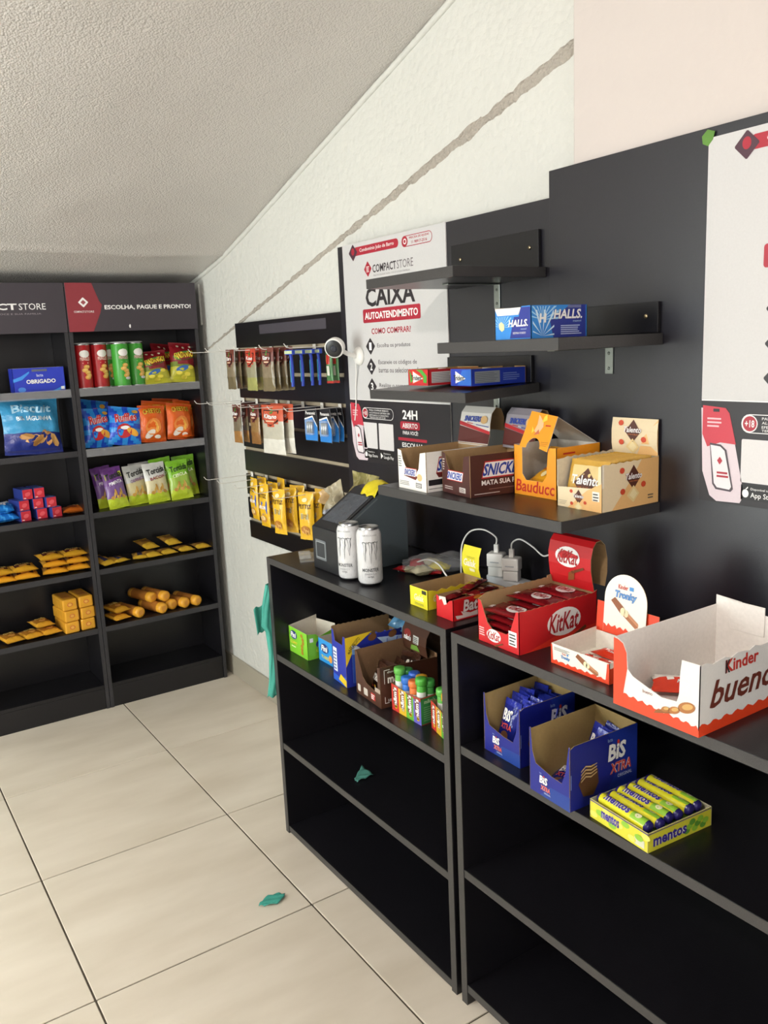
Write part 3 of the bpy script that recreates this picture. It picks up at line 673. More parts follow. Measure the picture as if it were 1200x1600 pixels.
def art(mb, F, R, r):
    sn_logo(mb, F, .030, .036, .078, .051); mb.poly([(.028, .033), (.078, .026), (.09, .036), (.028, .036)], F, M('6a241f'), .0003); mb.ell(.096, .034, .011, .009, F, M('dcbd86'))
    mb.lines(.006, .010, .05, .022, 3, F, M('8c8a86')); mb.rect(.078, .008, .104, .020, F, M('6a6866')); mb.lines(.08, .010, .102, .019, 4, F, WT)
    mb.lines(.004, .055, .018, .085, 5, F, M('77807c'))
    sn_logo(mb, R, .035, .050, .15, .078); mb.poly([(.028, .046), (.15, .046), (.15, .034), (.036, .034)], R, M('6a241f'), .0003); mb.rect(.006, .016, .18, .030, R, M('17171c')); mb.rect(.006, .007, .17, .009, R, M('8c8a86'))
frs = [(0, 0), (.125, 0), (.125, .098), (.100, .094), (.092, .055), (.084, .046), (.050, .050), (.034, .056), (.022, .074), (.016, .095), (0, .098)]
k = carton('white candy bar box with a cut-out front, leftmost on its shelf', -.3215, -2.042, 1.195, .125, .190, .098, M('efece6'), KRAFT, front=frs, art=art, ang=-92)
hp = [(.188, .094), (.196, .12), (.198, .15), (.204, .175), (.218, .190), (.234, .186), (.243, .165), (.244, .13)]
h_, hf = flap(k, 'header_card', .0, .125, hp, M('dcd8d2'), KRAFT); print_on(h_, lambda mb: sn_head(mb, hf, 0))
WBAR = lambda u, v: M('ece6dc', 'foil') if .2 < v < .8 else M('5a221e', 'foil')
s0 = put(make_pack('candy_bar', 'white wrapped candy bar in the leftmost white box, lower', 'candy bar', .10, .035, .018, WBAR, lambda mb, f: mb.text('SNICKERS', .15, .32, .85, .7, f, M('1f3fa0'), .0006, .05, .0), seed=3, wr=.0008), (-.300, -2.105, 1.195 + .012), (-90, 0, -92))
dup(s0, (-.297, -2.103, 1.195 + .032), RD(-90, 0, -86), 'white wrapped candy bar lying on top in the leftmost white box')
def art(mb, F, R, r):
    sn_logo(mb, F, .026, .036, .090, .053); mb.lines(.012, .010, .05, .020, 2, F, M('b7a9a4')); mb.rect(.078, .008, .105, .020, F, M('c9c2bd')); mb.lines(.08, .010, .102, .019, 4, F, M('47211d')); mb.lines(.004, .055, .014, .085, 5, F, M('b7b0ac'))
    sn_logo(mb, R, .036, .048, .160, .076); mb.text('MATA SUA FOME', .030, .026, .158, .038, R, WT, .0006, .05); mb.lines(.05, .015, .14, .019, 1, R, M('8c6a62')); mb.rect(.01, .006, .08, .008, R, M('cfc6c0'))
k = carton('dark brown candy bar box between the white box and the orange box', -.2845, -2.176, 1.195, .127, .190, .098, BR, KRAFT, front=frs, art=art, ang=-97)
h_, hf = flap(k, 'header_card', .0, .125, [(a - .012, b - .001) for a, b in hp], M('8f8a92'), KRAFT); print_on(h_, lambda mb: sn_head(mb, hf, 0))
# --- orange box with house-shaped lid
OG = M('ee9a1e')
def art(mb, F, R, r):
    mb.text('Bauducco', .008, .006, .150, .034, F, M('c4281a'), .0006, .02, .12) if False else mb.text('Bauducc', .008, .008, .132, .036, F, M('c4281a'), .0006, .02, .12)
    mb.lines(.02, .10, .06, .108, 1, R, M('c4281a'))
k = carton('orange box with tall folded-up lid, middle of the widest wall shelf', -.1865, -2.325, 1.195, .138, .138, .116, OG, M('cfc9c0', 'card'), front=[(0, 0), (.138, 0), (.138, .116), (.112, .114), (.106, .05), (.094, .036), (.040, .036), (.028, .05), (.028, .114), (0, .116)], art=art)
# lid front: slanted panel with half-round notch; lid top slopes back down
lf = FR((.022, -.004, .112), (1, 0, 0), (0, .38, 1))
mb = MB(); mb.sheet([(.0, 0), (.014, .0)] + [(.044 - .022 * math.cos(PI * i / 10), .024 * math.sin(PI * i / 10)) for i in range(11)] + [(.092, -.006), (.098, .076), (.012, .086)], lf, .0014, OG, M('cfc9c0', 'card'))
lid = mb.build('lid_front', k)
print_on(lid, lambda mb: (mb.poly([(.036, .04), (.05, .032), (.062, .05), (.06, .06), (.046, .074), (.04, .078), (.042, .055)], lf, M('e7b98a'), .0006), mb.poly([(.038, .03), (.055, .034), (.05, .044)], lf, M('c76b4a'), .0008), mb.poly([(.055, .06), (.07, .066), (.066, .08), (.058, .074)], lf, M('f3cf45'), .0008), mb.poly([(.030, .034), (.036, .04), (.028, .05)], lf, M('f3cf45'), .0008), mb.rect(.068, .052, .084, .055, lf, M('c4281a')), mb.lines(.066, .006, .09, .018, 3, lf, M('b97716'))))
p = lf(.012, .086); q = lf(.098, .076)
mb = MB(); mb.add([p, q, (.13, .134, .118), (.012, .134, .118), p + V3((0, .001, -.0016)), q + V3((0, .001, -.0016)), (.13, .134, .116), (.012, .134, .116)], [(0, 1, 2, 3), (7, 6, 5, 4), (0, 4, 5, 1), (1, 5, 6, 2), (2, 6, 7, 3), (3, 7, 4, 0)], M('b9b2a8', 'card')); mb.build('lid_top', k)
YP = lambda u, v: M('d99a1c', 'foil') if .1 < v < .9 else M('c98a18', 'foil')
y0 = make_pack('biscuit_pack', '', 'snack pack', .080, .066, .016, YP, lambda mb, f: (mb.text('Bauducco', .2, .55, .8, .75, f, M('b5281a'), .0006), mb.ell(.5, .35, .12, .14, f, M('f0d9a0'), .0006)), 'biscuit packs in the orange box', seed=12, wr=.001)
for i, (a, b, c, rx, rz) in enumerate([(.060, .012, .042, -62, -100), (.06, .030, .022, -84, -85), (.065, .075, .022, -86, -95), (.068, .060, .045, -24, -92), (.058, .080, .050, -12, -86)]):
    lab = ['front leaning', 'lower front', 'lower middle', 'rear leaning', 'rearmost upright'][i] + ' yellow biscuit pack in the orange box'
    loc = (-.1865 + b, -2.325 - a - .008, 1.195 + c - .01)
    if i == 0: y0.location = loc; y0.rotation_euler = RD(rx, 0, rz); y0['label'] = lab
    else: dup(y0, loc, RD(rx, 0, rz), lab)
# --- cream box of gold packs
CR = M('e6d3ae'); PCH = M('e8b878')
def tal(mb, f, u, v, s, full=True):
    mb.poly([(u - s, v + s * .25), (u, v + s * 1.5), (u + s, v + s * .25), (u, v - s * .85)], f, M('542a1c'), .0005); mb.text('Talento', u - s * 1.2, v + s * .15, u + s * 1.15, v + s * .75, f, M('7a2a20'), .0009, .09, .2); mb.text('Talento', u - s * 1.2, v + s * .16, u + s * 1.15, v + s * .74, f, WT, .0014, .035, .2)
    mb.text('COM AVELAS', u - s * .6, v - s * .1, u + s * .7, v + s * .02, f, M('e88a4a'), .0009)
    mb.poly([(u - s * .95, v - s * 1.35), (u, v - s * .45), (u + s * .8, v - s * 1.3), (u, v - s * 2.1)], f, M('e8cf93'), .0007); mb.poly([(u - s * .6, v - s * 1.33), (u, v - s * .75), (u + s * .5, v - s * 1.3), (u, v - s * 1.8)], f, M('f0dfae'), .0010)
    for a, b in ((-1.5, -.9), (1.4, -.5), (-1.6, 1.1)): mb.ell(u + a * s, v + b * s, s * .35, s * .3, f, M('cf4a2a'), .0007, 8)
def art(mb, F, R, r):
    mb.poly([(.030, 0), (.125, 0), (.125, .060), (.085, .042)], F, PCH, .0002); tal(mb, F, .062, .022, .013); mb.lines(.004, .006, .03, .016, 3, F, M('b7a78a')); mb.rect(.100, .022, .119, .042, F, M('efeae0')); mb.lines(.102, .023, .117, .041, 3, F, M('4a4a48'))
    mb.poly([(.03, 0), (.174, 0), (.174, .098), (.12, .098), (.09, .06)], R, PCH, .0002); tal(mb, R, .095, .056, .022); mb.lines(.14, .012, .162, .024, 2, R, M('6a5a48')); mb.rect(.0, .05, .006, .098, R, M('f0e6d2'), .0004)
k = carton('cream display box of gold packs with a tall card, right end of the shelf', -.2255, -2.504, 1.195, .125, .174, .100, CR, M('d9ceb6', 'card'), front=[(0, 0), (.125, 0), (.125, .096), (.116, .094), (.114, .048), (.0, .042)],
           left=[(0, 0), (.174, 0), (.174, .104)] + zig(.174, .02, .101, 14, .003)[1:] + [(0, .10)], right=[(0, 0), (.174, 0), (.174, .1)] + zig(.174, .0, .096, 16, .002)[1:], art=art)
h_, hf = flap(k, 'header_card', .0, .125, [(.172, .098), (.169, .12), (.168, .15), (.172, .176)], CR, KRAFT, jag=.001)
print_on(h_, lambda mb: (mb.poly([(.125, .0), (.125, .078), (.09, .04), (.07, 0)], hf, PCH, .0003), tal(mb, hf, .060, .044, .021)))
GP = lambda u, v: M('c79a3c', 'foil') if (v > .86 or v < .12 or u < .12) else (M('e3c98c', 'foil') if v > .5 else M('caa254', 'foil'))
def ga(mb, f): mb.poly([(.2, .5), (.5, .82), (.8, .5), (.5, .2)], f, M('542a1c'), .0004); mb.text('Talento', .12, .46, .92, .66, f, WT, .0012, .04, .02); mb.text('COM AVELAS', .25, .36, .75, .42, f, M('e07a3a'), .0010)
g0 = make_pack('chocolate_pack', '', 'snack pack', .106, .100, .009, GP, ga, 'gold packs in the cream box', seed=7, wr=.0008)
for i in range(12):
    lab = 'frontmost gold pack in the cream box, its print visible' if i == 0 else 'gold wrapped pack, %s from the front of the cream box' % ORD[i]
    loc = (-.2255 + .010 + i * .0118, -2.504 - .0635 - random.uniform(-.003, .003), 1.195 + .0035); rot = RD(-14 - (2 if i == 0 else 0), 0, -90 + random.uniform(-1.5, 1.5))
    if i == 0: g0.location = loc; g0.rotation_euler = rot; g0['label'] = lab
    else: dup(g0, loc, rot, lab)
# --- blue cough sweets boxes
HB = M('2f86d6'); HD = M('22308c')
def burst(mb, f, cu, cv, R_, u0, u1, v0, v1, col, n=9, off=.0005):
    for i in range(n):
        a = PI * (i + .2) / n; da = .05
        def cl(x, y): 
            k = 1
            if cu + x > u1: k = min(k, (u1 - cu) / x)
            if cu + x < u0: k = min(k, (u0 - cu) / x)
            if cv + y > v1: k = min(k, (v1 - cv) / y)
            return (cu + x * k, cv + y * k)
        mb.poly([(cu, cv), cl(R_ * math.cos(a - da), R_ * math.sin(a - da)), cl(R_ * math.cos(a + da), R_ * math.sin(a + da))], f, col, off)
def halls(u1, v1):
    def art(mb, F, R, r):
        mb.poly([(.045, .002), (.105, .002), (.105, .062), (.078, .062), (.072, .044), (.058, .044)], F, HD, .0003); mb.poly([(.0, .062), (.008, .048), (.07, .048), (.078, .062)], F, WT, .0003)
        burst(mb, F, .021, .024, .06, .002, .05, 0, .046, M('8cc4ee'), 12); mb.ell(.021, .026, .0085, .0105, F, M('e6dfa8'), .001, 6, .5)
        mb.text('HALLS.', .043, .024, .100, .039, F, M('1c2f8e'), .0006, .09, .2); mb.text('HALLS.', .043, .0245, .100, .0385, F, WT, .0012, .05, .2); mb.text('mentol', .078, .018, .094, .0215, F, M('b7d3ef'), .0008); mb.text('RESPIRA FUNDO', .055, .010, .092, .014, F, WT, .0008)
        mb.poly([(.06, .0), (.152, 0), (.152, .064), (.108, .064), (.05, .035)], R, HD, .0003); burst(mb, R, .03, .036, .07, .002, .075, 0, .062, M('a6d4f4'), 11); burst(mb, R, .03, .004, .06, .004, .062, 0, .055, M('cfe8fa'), 7, .0006)
        mb.text('H', .022, .030, .040, .048, R, WT, .001, .06, .1)
        mb.text('HALLS.', .062, .036, .142, .056, R, M('16257a'), .0006, .08, .2); mb.text('HALLS.', .062, .0365, .142, .0555, R, WT, .0012, .05, .2); mb.text('mentol', .115, .030, .138, .034, R, M('b7d3ef'), .0008); mb.lines(.08, .006, .142, .026, 5, R, M('b9c3e4'), .0008); mb.rect(.10, .058, .138, .0632, R, M('6a6f9a'), .0008)
    return art
carton('bright blue box of menthol sweets on the middle wall shelf', -.332, -2.435, 1.550, .107, .156, .064, HB, WHITE, art=halls(1, 1), front=[(0, 0), (.107, 0), (.107, .064), (.08, .064), (.072, .048), (.008, .048), (0, .064)])
# --- gum boxes on the sagging shelf
def tri(c1, c2, gal):
    def art(mb, F, R, r):
        mb.poly([(.022, .006), (.022, .036), (.066, .018)], F, WT, .0008)
        if gal: mb.poly([(.035, .040), (.062, .040), (.082, .024), (.080, .006), (.066, .008), (.068, .022), (.052, .034)], F, M('4caa3a'), .0005); mb.poly([(.004, .040), (.014, .03), (.02, .012), (.01, .006), (.008, .03)], F, M('4caa3a'), .0005); mb.poly([(.018, .003), (.018, .040), (.074, .018)], F, M('e0562a'), .0004)
        else: mb.poly([(.03, .002), (.088, .002), (.088, .04), (.05, .038)], F, M('2f6fd0'), .0004)
        mb.text('Trident', .014, .013, .060, .026, F, M('151a1c'), .0012, .03, .1)
        mb.rect(.01, .006, .085, .034, R, M('d8d6d2') if gal else M('9ba2aa'), .0004); mb.lines(.012, .008, .082, .033, 6, R, M('8a8488' if gal else '6d747c'), .0008, .3)
        if not gal: mb.lines(.095, .010, .150, .030, 4, R, M('7d92d6'), .0006)
    return art
KR2 = M('b7925f', 'card')
def gum(label, X, Y, c1, gal, ang, w):
    k = carton(label, X, Y, 1.444, w, .165, .041, c1, KR2, ang=ang, art=tri(c1, c1, gal), right=[(0, 0), (.165, 0), (.165, .039), (0, .041)])
    k.rotation_euler.rotate_axis('Y', 0)
    MB().sheet([(.006, 0), (w - .003, .0), (w - .004, .145), (.03, .15), (.022, .07), (.008, .06)], FR((0, .006, .0385), (1, 0, 0), (0, 1, .0)), .0012, KR2).build('torn_lid', k)
    if True: MB().lathe([(.011, 0), (.010, .003)], M('dcd7cf'), 12, (w - .02, .06, .0385)).build('gum_piece', k)
    return k
gum('red and green chewing gum box on the small wall shelf', -.222, -1.960, M('c8242b'), True, -90, .088)
gum('royal blue chewing gum box at the end of the small wall shelf', -.205, -2.118, M('1f3bb4'), False, -94, .088)
# --- shelf of the far cabinet: green and blue sweet boxes, blue cookie box, brown box, tube boxes
def fini(mb, f, u, v, s): mb.ell(u, v, s, s * .62, f, M('1b2f7a'), .0005); mb.text('Fini', u - s * .72, v - s * .38, u + s * .72, v + s * .4, f, WT, .0012, .06, .15)
GR = M('7cc22f'); BU = M('2a8fd8')
def art(mb, F, R, r):
    fini(mb, F, .032, .060, .022); mb.text('GUMMY', .010, .030, .055, .040, F, M('f0e24a'), .0006, .03); mb.lines(.015, .02, .05, .028, 1, F, M('e9f2c0'))
    for i in range(6): mb.ell(.088 + random.uniform(-.005, .005), .014 + i * .011, .008, .006, F, M('a8791f'), .0006, 9)
    fini(mb, R, .055, .045, .026); mb.text('LINGUAS', .030, .022, .085, .030, R, M('f0e24a'), .0006, .03); mb.rect(.008, .055, .02, .068, R, WT)
carton('bright green sweets box, leftmost on the cabinet shelf', -.389, -1.491, .618, .121, .10, .083, GR, M('d2cbbb', 'card'), art=art, back=[(0, 0), (.121, 0), (.121, .085), (0, .098)], left=[(0, 0), (.10, 0), (.10, .098), (0, .083)], right=[(0, 0), (.1, 0), (.1, .085), (.04, .068), (.03, .078), (0, .083)])
def art(mb, F, R, r): fini(mb, F, .038, .045, .024); mb.text('TUBES', .016, .012, .062, .022, F, M('f0e24a'), .0006, .03); mb.ell(.072, .02, .01, .012, F, M('e89a3a'), .0006)
carton('bright blue sweets box beside the bright green one', -.357, -1.622, .618, .086, .12, .072, BU, M('d2cbbb', 'card'), art=art)
OB = M('1f2f9e')
def art(mb, F, R, r):
    mb.rect(.006, .030, .030, .10, F, M('dfe4ea')); mb.lines(.008, .035, .028, .095, 6, F, M('55659a')); mb.poly([(.035, .01), (.085, .0), (.085, .02), (.05, .03)], F, M('e6c52a'), .0006); mb.poly([(0, .02), (.04, .018), (.085, .03), (.085, .0), (0, 0)], F, M('2f5fc8'), .0003)
    mb.poly([(.0, .145), (.0, .06), (.03, .115), (.085, .150)], R, M('ecca2b'), .0006); mb.text('+ DE BISCOITO', .004, .118, .050, .128, R, M('3a3420'), .001, .02, 0, .75); mb.text('MAIS SABOR', .004, .106, .036, .114, R, M('3a3420'), .001, .02, 0, .75)
    for k_, (cc, rr) in enumerate((('dfe8f2', .105), ('7fb2e8', .094), ('2f58c2', .080))): mb.poly([(.02 + rr * math.cos(t) * .55, .01 + rr * math.sin(t) * 1.05) for t in [PI / 2 * i / 12 for i in range(13)]] + [(.02, .01)], R, M(cc), .0008 + .0003 * k_)
    mb.poly([(.10, .128), (.18, .120), (.18, .100), (.12, .108)], R, M('bcd6f0'), .0006); mb.ell(.085, .132, .014, .010, R, M('7a4f2c'), .0010, rot=.3); mb.ell(.150, .130, .014, .010, R, M('7a4f2c'), .0010, rot=.3)
carton('large blue cookie box with a yellow corner on the cabinet shelf', -.399, -1.783, .618, .087, .187, .145, OB, M('8f7450', 'card'), art=art, front=[(0, 0), (.087, 0), (.087, .146), (.074, .147), (.068, .120), (.02, .120), (.012, .150), (0, .152)], ang=-95,
       right=[(0, 0), (.187, 0), (.187, .138)] + zig(.187, 0, .140, 20, .002)[1:], left=[(0, 0), (.187, 0), (.187, .160)] + zig(.187, .0, .157, 24, .002)[1:])
OP = lambda u, v: M('2233a8', 'foil') if .1 < v < .9 else M('3a52c8', 'foil')
o0 = make_pack('cookie_pack', '', 'snack pack', .07, .118, .016, OP, lambda mb, f: mb.text('cookies', .15, .4, .85, .6, f, WT, .0006, .03), 'cookie packs in the large blue box', seed=21, wr=.001)
for i in range(6):
    lab = 'dark blue cookie pack standing in the blue box, %s' % ['frontmost', 'second', 'third', 'fourth', 'fifth', 'rearmost'][i]
    loc = (-.355 + i * .0235, -1.835 - .004 * i, .621); rot = RD(-9 + (i % 2) * 3, 0, -95 + random.uniform(-4, 4))
    if i == 0: o0.location = loc; o0.rotation_euler = rot; o0['label'] = lab
    else: dup(o0, loc, rot, lab)
put(make_pack('sweet_wrapper', 'light blue crumpled pack on top of the cookie box contents', 'snack pack', .07, .08, .03, lambda u, v: M('5f95bd', 'glossfoil'), None, seed=27, wr=.008), (-.235, -1.880, .752), (-60, 20, -60))
MBR = M('4b2c1e')

def mm(mb, f, u0, v0, u1, v1, c='e9e2da'):
    mb.text("m&m's", u0, v0, u1, v1, f, M(c), .0008, .06)
def art(mb, F, R, r):
    for a, b in ((.01, .026), (.044, .066), (.084, .108)): mb.rrect(a, .010 + .002 * 0, b, .030, .003, F, M('c9bfb4' if a < .08 else 'b0302a'), .0006)
    mb.lines(.086, .013, .106, .028, 3, F, WT, .001); mb.rect(.108, .04, .136, .052, F, M('a89a8c'), .0006)
    mb.text('chocolate', .022, .094, .060, .100, R, WT, .0006, .02); mm(mb, R, .022, .066, .092, .090); mb.rect(.012, .066, .0135, .104, R, WT); mb.rect(.012, .1025, .03, .104, R, WT)
    mb.rect(.012, .012, .0135, .03, R, WT); mb.rect(.012, .012, .025, .0135, R, WT); mb.text('18x', .022, .015, .038, .023, R, WT, .0006, .03)
k = carton('dark brown candy box with cut-out front and curled header', -.400, -1.909, .618, .138, .178, .115, MBR, M('7d5f42', 'card'), ang=-94, art=art,
           front=[(0, 0), (.138, 0), (.138, .113), (.124, .110), (.122, .050), (.110, .038), (.060, .046), (.040, .058), (.020, .100), (.012, .118), (0, .122)], right=[(0, 0), (.178, 0), (.178, .105), (0, .113)], left=[(0, 0), (.178, 0), (.178, .125), (0, .122)])
h_, hf = flap(k, 'header_card', .0, .125, [(.155, .10), (.150, .13), (.154, .155), (.168, .178), (.186, .188), (.202, .178), (.214, .155), (.220, .120), (.220, .09)], MBR, M('6b4f38', 'card'))
print_on(h_, lambda mb: (mb.rect(.06, .028, .088, .050, hf, M('cfd0c8')), mb.lines(.062, .030, .086, .048, 4, hf, M('444444'), .001), mb.ell(.03, .048, .018, .012, hf, M('8d2b24')), mb.text("m&m's", .014, .03, .05, .045, hf, WT, .001, .05), mb.poly([(.04, .004), (.09, .008), (.08, .024), (.05, .02)], hf, M('6f9a3c'))))
KP = lambda u, v: M('2a1914', 'foil') if (v < .8) else M('40261c', 'foil')
def ka(mb, f): mb.text("m&m's", .1, .4, .9, .72, f, M('e6e0d6'), .0006, .06, .05); [mb.ell(.2 + .2 * i, .2 + .04 * (i % 2), .05, .04, f, M(c), .0006, 10) for i, c in enumerate(('c23a2a', 'e0b52c', '4a8a3a', '2f62b0'))]
m0 = make_pack('candy_bag', '', 'snack pack', .085, .085, .018, KP, ka, 'dark candy bags in the brown box', seed=31, wr=.0015)
for i, (a, b, c, rx, rz) in enumerate([(.062, .026, .004, -22, -98), (.070, .050, .004, -18, -84), (.060, .075, .006, -28, -100), (.088, .102, .030, -40, -70), (.060, .115, .025, -30, -110)]):
    loc = (-.400 + b, -1.909 - a, .620 + c); lab = ['frontmost', 'second', 'third', 'right rear tilted', 'left rear tilted'][i] + ' small dark candy bag in the brown box'
    if i == 0: m0.location = loc; m0.rotation_euler = RD(rx, 0, rz); m0['label'] = lab
    else: dup(m0, loc, RD(rx, 0, rz), lab)
# tube boxes and tubes
def tube(label, color, X, Y, z, first={}):
    key = color
    if key in first: return dup(first[key], (X, Y, z), (0, 0, random.uniform(-.6, .6)), label)
    r = thing('candy_tube', label, 'candy tube', (X, Y, z), (0, 0, 0), 'candy tubes in the small boxes')
    cl = M(color, 'plastic'); MB().lathe([(.0115, 0), (.0125, .002), (.0125, .070), (.0118, .073)], cl, 18).build('body', r)
    MB().lathe([(.0125, .0735), (.0152, .076), (.0155, .086), (.0145, .091), (.010, .0925)], cl, 20).build('cap', r)
    mb = MB(); f = lambda u, v, off=0: V3(((.0125 + off + .0003) * math.cos(u / .0125 - PI), (.0125 + off + .0003) * math.sin(u / .0125 - PI), v))
    mb.grid(lambda a, b: f(a * .045 - .022, .012 + b * .045), 10, 2, M('d9dcd8')); mb.text("m&m's", -.012, .022, .014, .04, f, M('6a3a2a'), .0006, .05); mb.build('sleeve', r)
    first[key] = r; return r
def minibox(label, X, Y, w, d, ang, cols):
    def art(mb, F, R, r):
        n = len(cols); s = w / n
        for i, c in enumerate(cols):
            mb.rect(i * s, 0, (i + 1) * s, .071 - .003 * i, F, M(c), .0003); mb.rect(i * s + .007, .018, (i + 1) * s - .007, .066, F, M('7a4a3a'), .0006); mb.text("m&m's", i * s - .011, .031, (i + 1) * s + .011, .047, F, WT, .001, .06, 0, PI / 2)
            mb.ell(i * s + s * .6, .014, .006, .006, F, M('e0b52c'), .001, 9)
        mb.rect(0, .002, d, .069, R, M('2f8a46'), .0003); mm(mb, R, .010, .055, d - .008, .066, 'b9d9b2'); mb.lines(.008, .01, d - .008, .05, 7, R, M('8cc08e'), .0006, .3)
    return carton(label, X, Y, .618, w, d, .072, M('a83a30'), M('8f7450', 'card'), ang=ang, art=art, front=[(0, 0), (w, 0), (w, .072), (w * .5, .066), (0, .073)])
minibox('small colourful striped box of candy tubes in front of the brown box', -.3865, -2.064, .129, .052, -90, ['c8362c', 'e2b62e', '66b23a', '6a62c0'])
cols = ['5fb04a', '2f6fc8', 'd8743a', '4ea83e', '3f9a4a', '3560c0', 'd9a32e', '46a04a']
labs = ['pale green capped tube at the front left of the striped box', 'blue capped tube in the front row of the striped box', 'orange capped tube in the front row of the striped box', 'green capped tube at the front right of the striped box',
        'green capped tube at the back left of the striped box', 'blue capped tube in the back row of the striped box', 'yellow capped tube in the back row of the striped box', 'green capped tube at the back right of the striped box']
for i in range(8):
    a, b = i % 4, i // 4
    tube(labs[i], cols[i], -.3865 + .0165 + b * .0225 * 1.0 + (.001 if b else 0), -2.064 - .017 - a * .0315, .620 + (.024 if i in (0, 3) else .014 if b else .008))
minibox('second striped box of candy tubes, half hidden by the cabinet side', -.372, -2.216, .118, .052, -103, ['c8362c', 'e2b62e', '66b23a', '6a62c0'])
for i, c in enumerate(['5fb04a', 'd8a32e', '5fb04a', 'd9a32e']):
    a, b = i % 2, i // 2
    tube(['green tube at the front of the half hidden box', 'yellow tube at the front of the half hidden box', 'green tube behind in the half hidden box', 'yellow tube behind in the half hidden box'][i], c, -.3545 + b * .026 - a * .010, -2.240 - a * .034, .621 + .012 * (1 - b))
# --- blue wafer boxes and roll box on the near cabinet shelf
BX = M('141e80'); BK2 = M('a38a58', 'card')
def bis(mb, f, u, v, s, big=False):
    mb.text('BiS', u, v, u + s * 1.3, v + s, f, M('10185a'), .0005, .10, .1); mb.text('BiS', u, v + .0005, u + s * 1.3, v + s, f, WT, .0010, .06, .1); mb.ell(u + s * .72, v + s * 1.02, s * .1, s * .13, f, M('c8342c'), .0014, 8)
    mb.text('XTRA', u + s * .15, v - s * .75, u + s * 1.75, v - s * .15, f, M('f0e9e6'), .0005, .09, .1); mb.text('XTRA', u + s * .15, v - s * .75, u + s * 1.75, v - s * .15, f, M('d0483a'), .0010, .04, .1)
    mb.text('ORIGINAL', u + s * .7, v - s * 1.1, u + s * 1.8, v - s * .9, f, M('c9d2ee'), .0006, .02); mb.text('lacta', u - s * .05, v + s * 1.15, u + s * .3, v + s * 1.35, f, M('9db8e8'), .0006)
def mkbis(label, X, Y, w, d, h, ang):
    def art(mb, F, R, r):
        mb.poly([(.03, .0), (w, 0), (w, .03), (.06, .028)], F, M('183a8c'), .0002); bis(mb, F, .030, .026, .017)
        mb.poly([(d * .5, .0), (d, 0), (d, h), (d * .55, h), (d * .75, h * .5)], R, M('172f90'), .0002); bis(mb, R, d * .56, .072, .036)
        mb.poly([(.022, .050), (.036, .076), (.060, .082), (.072, .068), (.075, .040), (.060, .018), (.034, .022)], R, M('5a3a24'), .0006); 
        for q in range(4): mb.poly([(.028, .052 + q * .007), (.04, .060 + q * .007), (.054, .056 + q * .007), (.07, .062 + q * .006), (.07, .064 + q * .006), (.054, .059 + q * .007), (.04, .063 + q * .007), (.028, .055 + q * .007)], R, M('c8a878'), .0010)
        mb.rect(.002, .045, .0035, .075, R, M('8fa4da'), .0006)
    return carton(label, X, Y, .667, w, d, h, BX, BK2, ang=ang, art=art, front=[(0, 0), (w, 0), (w, h), (w - .003, h), (w - .012, .075), (w - .022, .050), (w * .55, .052), (.018, .062), (.008, .085), (.004, h), (0, h)],
                  left=[(0, 0), (d, 0), (d, h), (0, h - .004)], right=[(0, 0), (d, 0), (d, h), (.012, h), (0, h - .006)])
mkbis('royal blue wafer box full of packs, left on the near cabinet shelf', -.404, -2.456, .117, .158, .132, -91)
mkbis('royal blue wafer box nearly empty, beside the flat yellow roll box', -.444, -2.643, .113, .180, .132, -92)
BP = lambda u, v: M('18237e', 'glossfoil') if (v > .12 and v < .88) else M('25319a', 'glossfoil')
def bpa(mb, f): mb.text('BiS', .15, .55, .7, .8, f, WT, .0006, .06, .02); mb.text('XTRA', .2, .38, .85, .5, f, M('d0483a'), .0008, .05); mb.ell(.5, .24, .22, .1, f, M('6a452a'), .0008)
p0 = make_pack('wafer_pack', '', 'snack pack', .050, .104, .013, BP, bpa, 'packs in the full blue wafer box', seed=41, wr=.0016)
for i in range(18):
    c, k = i % 2, i // 2
    lab = '%s blue wafer pack in the %s row of the full blue box' % (['left', 'right'][c], ORD[k])
    loc = (-.404 + .026 + k * .0142, -2.456 - .032 - .053 * c - random.uniform(-.002, .002), .6705 + random.uniform(.004, .020)); rot = RD(-16 + random.uniform(-5, 4), random.uniform(-7, 7), -90 + random.uniform(-7, 7))
    if i == 0: p0.location = loc; p0.rotation_euler = rot; p0['label'] = lab
    else: dup(p0, loc, rot, lab)
for loc, rot, lab in (((-.305, -2.690, .672), (-18, 14, -88), 'rearmost blue wafer pack standing in the nearly empty box'), ((-.326, -2.684, .672), (-20, 6, -94), 'blue wafer pack leaning before the rearmost in the nearly empty box'),
                      ((-.345, -2.705, .672), (-24, 10, -86), 'frontmost leaning blue wafer pack in the nearly empty box'), ((-.428, -2.690, .680), (-88, 0, -72), 'blue wafer pack lying flat at the front of the nearly empty box'), ((-.420, -2.712, .692), (-82, 0, -98), 'upper blue wafer pack lying at the front of the nearly empty box')):
    dup(p0, loc, RD(*rot), lab, 'packs in the nearly empty blue box').scale = (1.05, 1, 1.05)
YM = M('d8d23a'); LG = M('8fc23a')
def mentos(mb, f, u0, v0, u1, v1, rot=0): mb.text('mentos', u0, v0, u1, v1, f, WT, .0004, .10, 0, rot); mb.text('mentos', u0, v0, u1, v1, f, M('3a2c8e'), .0008, .05, 0, rot)
